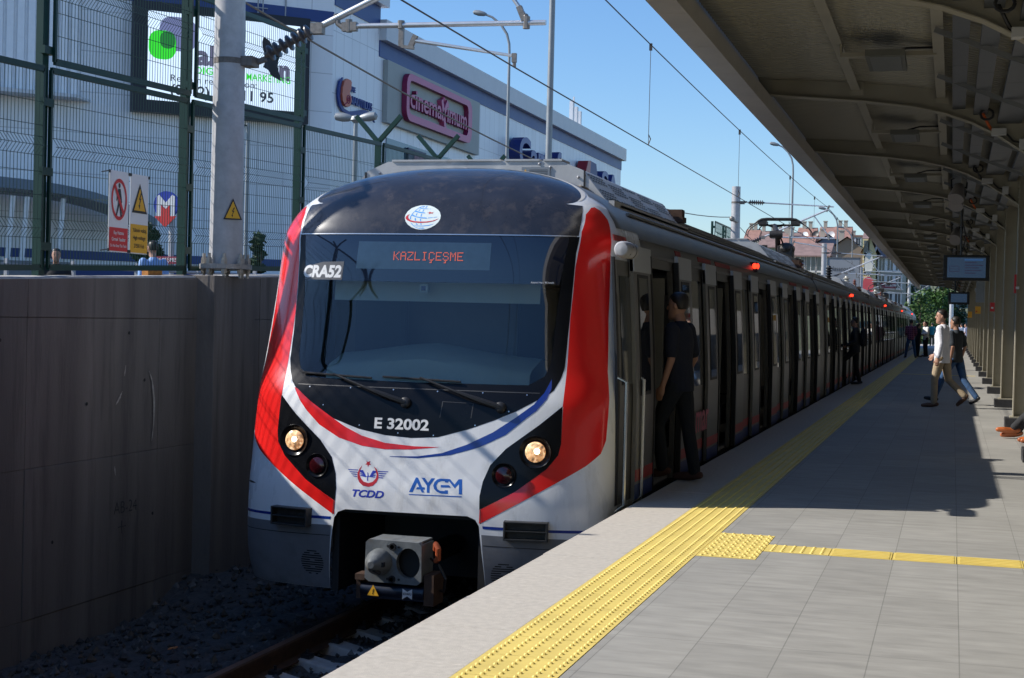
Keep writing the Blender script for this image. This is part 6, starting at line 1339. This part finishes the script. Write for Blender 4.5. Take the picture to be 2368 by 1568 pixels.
def cloth(name,c,var=.14): return M(name,c,.85,var=var,vs=9,bump=.6,bs=28)
HAIR=M('dark hair',(.018,.013,.010),.5,var=.3,vs=40)
def person(label,loc,facing,h=1.75,pose=None,top=None,sleeve='long',pants=None,shoes=None,hair=HAIR,long_hair=False,vox=.014,skin=SKIN,hem=.84,yaw=0,fem=False,bag=None,group=None,seated=False,skirt=False):
    s=h/1.75; th=R_(facing); f=Vector((-math.sin(th),math.cos(th),0)); r=Vector((math.cos(th),math.sin(th),0)); O=Vector(loc)
    J=dict(hL=(-.09,0,.92),hR=(.09,0,.92),kL=(-.1,.02,.50),kR=(.1,.02,.50),aL=(-.1,-.02,.085),aR=(.1,-.02,.085),tL=(-.115,.17,.03),tR=(.115,.17,.03),
           pel=(0,0,.96),wst=(0,.01,1.10),cst=(0,.01,1.30),nek=(0,-.005,1.47),hed=(0,.03,1.635),sL=(-.185,0,1.42),sR=(.185,0,1.42),eL=(-.235,-.02,1.14),eR=(.235,-.02,1.14),wL=(-.235,.06,.89),wR=(.235,.06,.89))
    J.update(pose or {})
    G=lambda p_: O+r*(p_[0]*s)+f*(p_[1]*s)+Vector((0,0,p_[2]*s))
    K={k:G(v) for k,v in J.items()}
    rt=thing('person',label,'person',loc,group); w=.93 if fem else 1.0
    yh=R_(yaw); hf=f*math.cos(yh)-r*math.sin(yh); hr=r*math.cos(yh)+f*math.sin(yh); Z=Vector((0,0,1)); H=K['hed']
    # one continuous body
    b=MB()
    hs=[(-.128,.030,.030,.055),(-.115,.045,.048,.045),(-.09,.056,.066,.030),(-.05,.066,.080,.012),(0,.073,.092,0),(.04,.076,.096,-.004),(.075,.070,.088,-.006),(.10,.052,.066,-.008),(.118,.02,.03,-.01)]
    closed_loft(b,[(H+Z*z*s+hf*(dy*s),rx*s,ry*s,hr,hf) for z,rx,ry,dy in hs],16)
    limb(b,[H+hf*.088*s+Z*.012*s,H+hf*.104*s-Z*.022*s],[.012*s,.016*s],6)
    for e in (-1,1): closed_loft(b,[(H+hr*e*x*s-hf*.005*s,.030*s*k,.017*s*k,Z,hf) for x,k in ((.066,.8),(.078,1),(.086,.5))],8)
    limb(b,[H-Z*.08*s-hf*.01*s,K['nek']],[.052*s*w,.06*s*w])
    up=(K['nek']-K['pel']).normalized()
    closed_loft(b,[(K['pel']-Z*.07*s,.13*s,.10*s,r,f),(K['pel'],.155*s,.11*s,r,f),(K['wst'],.135*s*w,.095*s,r,f),(K['cst'],.158*s*w,.11*s,r,f),(K['nek']-Z*.06*s,.13*s*w,.08*s,r,f),(K['nek'],.055*s,.055*s,r,f)],16)
    for q in 'LR':
        limb(b,[K['s'+q],K['e'+q],K['w'+q]],[.05*s*w,.038*s*w,.026*s*w])
        limb(b,[K['h'+q],K['k'+q],K['a'+q]],[.075*s,.05*s,.036*s]); limb(b,[K['a'+q]-Z*.03*s,K['t'+q]],[.035*s,.028*s])
        d=(K['w'+q]-K['e'+q]).normalized(); sd=r*(1 if q=='R' else -1); ff=(f-d*f.dot(d)).normalized(); pw=K['w'+q]+d*.045*s
        n_=d.cross(ff)
        closed_loft(b,[(K['w'+q]+d*t*s,a*s,c*s,ff,n_) for t,a,c in ((-.01,.026,.02),(.03,.038,.019),(.075,.042,.017),(.09,.036,.014))],10)
        for i,(o_,L) in enumerate(((.030,.060),(.011,.070),(-.009,.066),(-.028,.052))):
            p0=K['w'+q]+d*.082*s+ff*o_*s; limb(b,[p0,p0+d*L*.5*s-sd*.006*s,p0+d*L*.9*s-sd*.02*s],[.0092*s,.0085*s,.0078*s],6)
        p0=K['w'+q]+d*.03*s+ff*.03*s; limb(b,[p0,p0+d*.035*s+ff*.025*s,p0+d*.07*s+ff*.028*s],[.012*s,.0105*s,.009*s],6)
    skin_over(b,'body',skin,rt,vox*.8,2)
    b=MB()
    for e in (-1,1): b.sphere(H+hr*e*.031*s+hf*.083*s+Z*.012*s,.011*s,8,6)
    b.build('eyes',HAIR,rt)
    # hair
    b=MB(); hs=[(-.03,.068,.05,-.045),(.01,.080,.072,-.032),(.05,.084,.090,-.018),(.09,.076,.090,-.012),(.118,.055,.068,-.012),(.134,.02,.03,-.012)]
    closed_loft(b,[(H+Z*z*s+hf*(dy*s),rx*s,ry*s,hr,hf) for z,rx,ry,dy in hs],16)
    if long_hair: limb(b,[H-hf*.07*s+Z*.06*s,H-hf*.10*s-Z*.04*s,H-hf*.11*s-Z*.16*s,H-hf*.10*s-Z*.27*s],[.07*s,.065*s,.055*s,.03*s])
    skin_over(b,'hair',hair,rt,vox*.8,2)
    # trousers
    b=MB(); 
    closed_loft(b,[(K['pel']-Z*.12*s,.135*s,.105*s,r,f),(K['pel']-Z*.05*s,.165*s,.122*s,r,f),(K['pel']+Z*.03*s,.16*s,.118*s,r,f),(K['wst']-Z*.03*s,.146*s*w,.107*s,r,f)],16)
    for q in 'LR':
        kn=K['k'+q]; an=K['a'+q]; lo=an+(kn-an)*.02
        limb(b,[K['h'+q]-Z*.02*s,K['h'+q].lerp(kn,.5),kn,kn.lerp(an,.45),lo],[.098*s,.086*s,.066*s,.064*s,.058*s] if not skirt else [.11*s,.1*s,.09*s,.09*s,.1*s])
    skin_over(b,'trousers',pants,rt,vox,2)
    b=MB()
    for q in 'LR':
        a=K['a'+q]; t=K['t'+q]; d=(t-a); d=d/ max(d.length,.01); hl=a-d*.055*s-Z*.02*s
        limb(b,[hl-Z*.02*s,a-Z*.035*s+d*.03*s,a.lerp(t,.6)-Z*.012*s,t],[.038*s,.042*s,.043*s,.034*s],8)
    skin_over(b,'shoes',shoes,rt,vox*.8,1)
    # shirt
    b=MB(); hz_=G((J['pel'][0],J['pel'][1],J['pel'][2]-.96+hem))
    closed_loft(b,[(hz_,.178*s*w,.138*s,r,f),(K['pel']+Z*.02*s,.176*s*w,.134*s,r,f),(K['wst'],.165*s*w,.125*s,r,f),(K['cst'],.185*s*w,.13*s,r,f),(K['nek']-Z*.055*s,.155*s*w,.095*s,r,f),(K['nek']+Z*.005*s,.068*s,.066*s,r,f),(K['nek']+Z*.03*s,.06*s,.06*s,r,f)],18)
    for q in 'LR':
        if sleeve=='long': limb(b,[K['s'+q],K['s'+q].lerp(K['e'+q],.5),K['e'+q],K['e'+q].lerp(K['w'+q],.5),K['e'+q].lerp(K['w'+q],.88)],[.072*s*w,.064*s*w,.054*s*w,.05*s*w,.044*s*w])
        else: limb(b,[K['s'+q],K['s'+q].lerp(K['e'+q],.55),K['s'+q].lerp(K['e'+q],.8)],[.072*s*w,.066*s*w,.062*s*w])
    skin_over(b,'shirt',top,rt,vox,3)
    if bag:
        b=MB(); c=K['cst']-f*.22*s-Z*.06*s; closed_loft(b,[(c+Z*z*s,rx*s,ry*s,r,f) for z,rx,ry in ((-.24,.10,.06),(-.2,.15,.09),(0,.16,.10),(.17,.14,.09),(.23,.08,.05))],16)
        o=skin_over(b,'backpack',bag,rt,.016,2)
    return rt
W1=cloth('white linen shirt',(.74,.74,.78),.05); KH=cloth('khaki cotton',(.40,.31,.20)); JN=cloth('blue denim',(.035,.09,.20),.35); BK=cloth('black cloth',(.014,.014,.016)); DT=cloth('dark slate tee',(.025,.032,.040)); NV=cloth('navy tee',(.010,.013,.026)); WW=cloth('white blouse',(.70,.70,.68),.05)
TL=cloth('teal tee',(.02,.17,.19)); BR=M('brown leather',(.13,.065,.035),.5,var=.2); SB=M('black leather',(.012,.012,.013),.4,var=.2); OR=M('orange leather flats',(.48,.13,.035),.35,var=.12,coat=.3)
PLm=grid_mat('plaid cloth',(.10,.03,.055),(1,0,0),(0,0,1),.09,.09,mort=.018,line=2.4,offset=0,rough=.85,var=.2,tilevar=.35)
walk1=dict(kL=(-.09,.10,.50),aL=(-.09,.10,.085),tL=(-.10,.30,.03),hR=(.09,-.02,.92),kR=(.09,-.10,.50),aR=(.09,-.40,.22),tR=(.10,-.27,.06),eL=(-.245,-.05,1.14),wL=(-.25,.0,.89),eR=(.23,.05,1.15),wR=(.22,.2,.95))
person('man in an untucked white shirt and khaki trousers walking across the platform',(-.17,29.0,0),74,1.79,walk1,W1,'long',KH,BR,vox=.011,hem=.80,yaw=25)
walk2=dict(kL=(-.09,.22,.52),aL=(-.09,.40,.12),tL=(-.10,.60,.10),hR=(.09,-.02,.92),kR=(.09,-.14,.50),aR=(.09,-.44,.15),tR=(.10,-.30,.04),eL=(-.25,-.08,1.15),wL=(-.22,-.02,.92),eR=(.25,-.06,1.15),wR=(.26,.02,.92))
person('man in a dark tee and blue jeans walking just behind the white shirt',(.07,30.4,0),60,1.68,walk2,DT,'short',JN,SB,vox=.011,skin=SKIN2)
stand=dict(kL=(-.16,.0,.50),aL=(-.22,-.02,.085),tL=(-.27,.15,.03),kR=(.16,.0,.50),aR=(.22,-.02,.085),tR=(.27,.15,.03),wL=(-.2,.2,1.02),wR=(.2,.2,1.02))
person('man in a dark plaid shirt standing legs apart on the yellow strip',(-1.83,72,0),5,1.75,stand,PLm,'long',JN,SB,vox=.02,skin=SKIN2)
read=dict(eL=(-.22,.04,1.14),eR=(.22,.04,1.14),wL=(-.08,.30,1.12),wR=(.10,.30,1.12),hed=(0,.06,1.62))
person('woman in white blouse and black trousers reading as she stands on the platform',(-1.23,76,0),120,1.72,read,WW,'long',BK,SB,long_hair=True,vox=.02,fem=True,hem=.82)
b=MB(); b.box((-1.78,75.75,1.12),(-1.45,75.98,1.14)); tag(b.build('folder',BK),'dark flat folder held by the woman in the white blouse','folder')
person('person in black standing between the plaid shirt man and the woman in white',(-1.58,74.8,0),-60,1.62,read,BK,'long',BK,SB,long_hair=True,vox=.02,fem=True)
person('person in a teal tee standing far away in the sun at the platform end',(-1.45,116,0),10,1.72,None,TL,'short',cloth('olive trousers',(.08,.065,.03)),SB,vox=.025)
board=dict(kL=(-.1,.28,.62),aL=(-.1,.26,.2),tL=(-.1,.44,.15),wL=(-.2,.22,1.0),aR=(.1,-.12,.09),kR=(.1,-.02,.5),tR=(.1,.08,.03))
person('person with a dark backpack stepping into the second car',(-2.30,38.35,0),88,1.66,board,cloth('dark grey jacket',(.03,.032,.036)),'long',BK,SB,vox=.018,bag=BK)
person('person in dark clothes standing inside an open door of the second car',(-2.95,34.5,-.03),-60,1.66,None,BK,'long',BK,SB,vox=.02,skin=SKIN2)
person('man in navy tee and dark jeans stepping into the first open train door',(-2.43,13.95,0),76,1.74,dict(kL=(-.10,.16,.52),aL=(-.10,.10,.12),tL=(-.11,.30,.05),kR=(.1,-.06,.5),aR=(.1,-.14,.085),tR=(.12,.06,.03),eR=(.25,-.04,1.14),wR=(.26,.08,.91)),NV,'short',cloth('dark jeans',(.010,.013,.018)),cloth('brown suede',(.10,.045,.03)),vox=.011,skin=SKIN2)
person('man in a light blue shirt behind the fence, only head and shoulders above the wall',(-12.5,22,.80),60,1.76,None,cloth('light blue shirt',(.26,.42,.72),.05),'long',BK,SB,vox=.02,hair=HAIR)
person('person in dark clothes far left behind the fence post, only the head in view',(-14.3,22,.80),-150,1.62,None,BK,'long',BK,SB,vox=.022,skin=SKIN2)
for i,(x,y,t,l) in enumerate(((.35,110,W1,'leftmost of three tiny far off people near the last columns, white shirt'),(.62,111,WW,'middle one of three tiny far off people near the last columns, white top'),(.9,109.5,cloth('pale lilac shirt',(.5,.48,.58)),'rightmost of three tiny far off people near the last columns, lilac shirt'))):
    person(l,(x,y,0),10+30*i,1.7,None,t,'short',BK,SB,vox=.03,group='people far along the platform')
# seated women at the right edge, on a bench between the columns
bn=thing('bench','low dark bench between two columns at the right edge','bench',(1.75,21.5,0)); b=MB(); b.box((1.5,20.4,.40),(2.0,22.9,.46)); b.build('seat',m_black,bn); b=MB()
for y in (20.6,22.7): b.box((1.55,y-.04,0),(1.95,y+.04,.40))
b.build('leg',m_black,bn)
sit=dict(hL=(-.09,0,.50),hR=(.09,0,.50),pel=(0,-.02,.55),wst=(0,-.03,.72),cst=(0,-.02,.93),nek=(0,-.0,1.10),hed=(0,.03,1.265),sL=(-.17,0,1.05),sR=(.17,0,1.05),eL=(-.21,.06,.80),eR=(.21,.06,.80),wL=(-.1,.26,.62),wR=(.1,.26,.62),
    kL=(-.05,.52,.52),kR=(.07,.50,.50),aL=(.02,.80,.10),tL=(.0,.99,.045),aR=(-.04,.84,.15),tR=(-.06,1.05,.12))
person('seated woman with crossed ankles, black trousers and orange flats at the right edge',(1.66,21.6,0),90,1.72,sit,BK,'long',cloth('charcoal leggings',(.022,.023,.025)),OR,long_hair=True,vox=.010,fem=True,hem=.93)
sit2=dict(sit); sit2.update(kL=(-.08,.46,.48),kR=(.08,.46,.48),aL=(-.08,.52,.09),aR=(.08,.55,.09),tL=(-.09,.72,.03),tR=(.08,.75,.03))
person('seated person in pale pink trousers and orange shoes beside the crossed ankles',(1.60,20.95,0),90,1.66,sit2,cloth('pale pink top',(.55,.42,.42)),'long',cloth('pale pink cotton',(.62,.47,.46)),OR,vox=.013,fem=True,hem=.93,skirt=True)
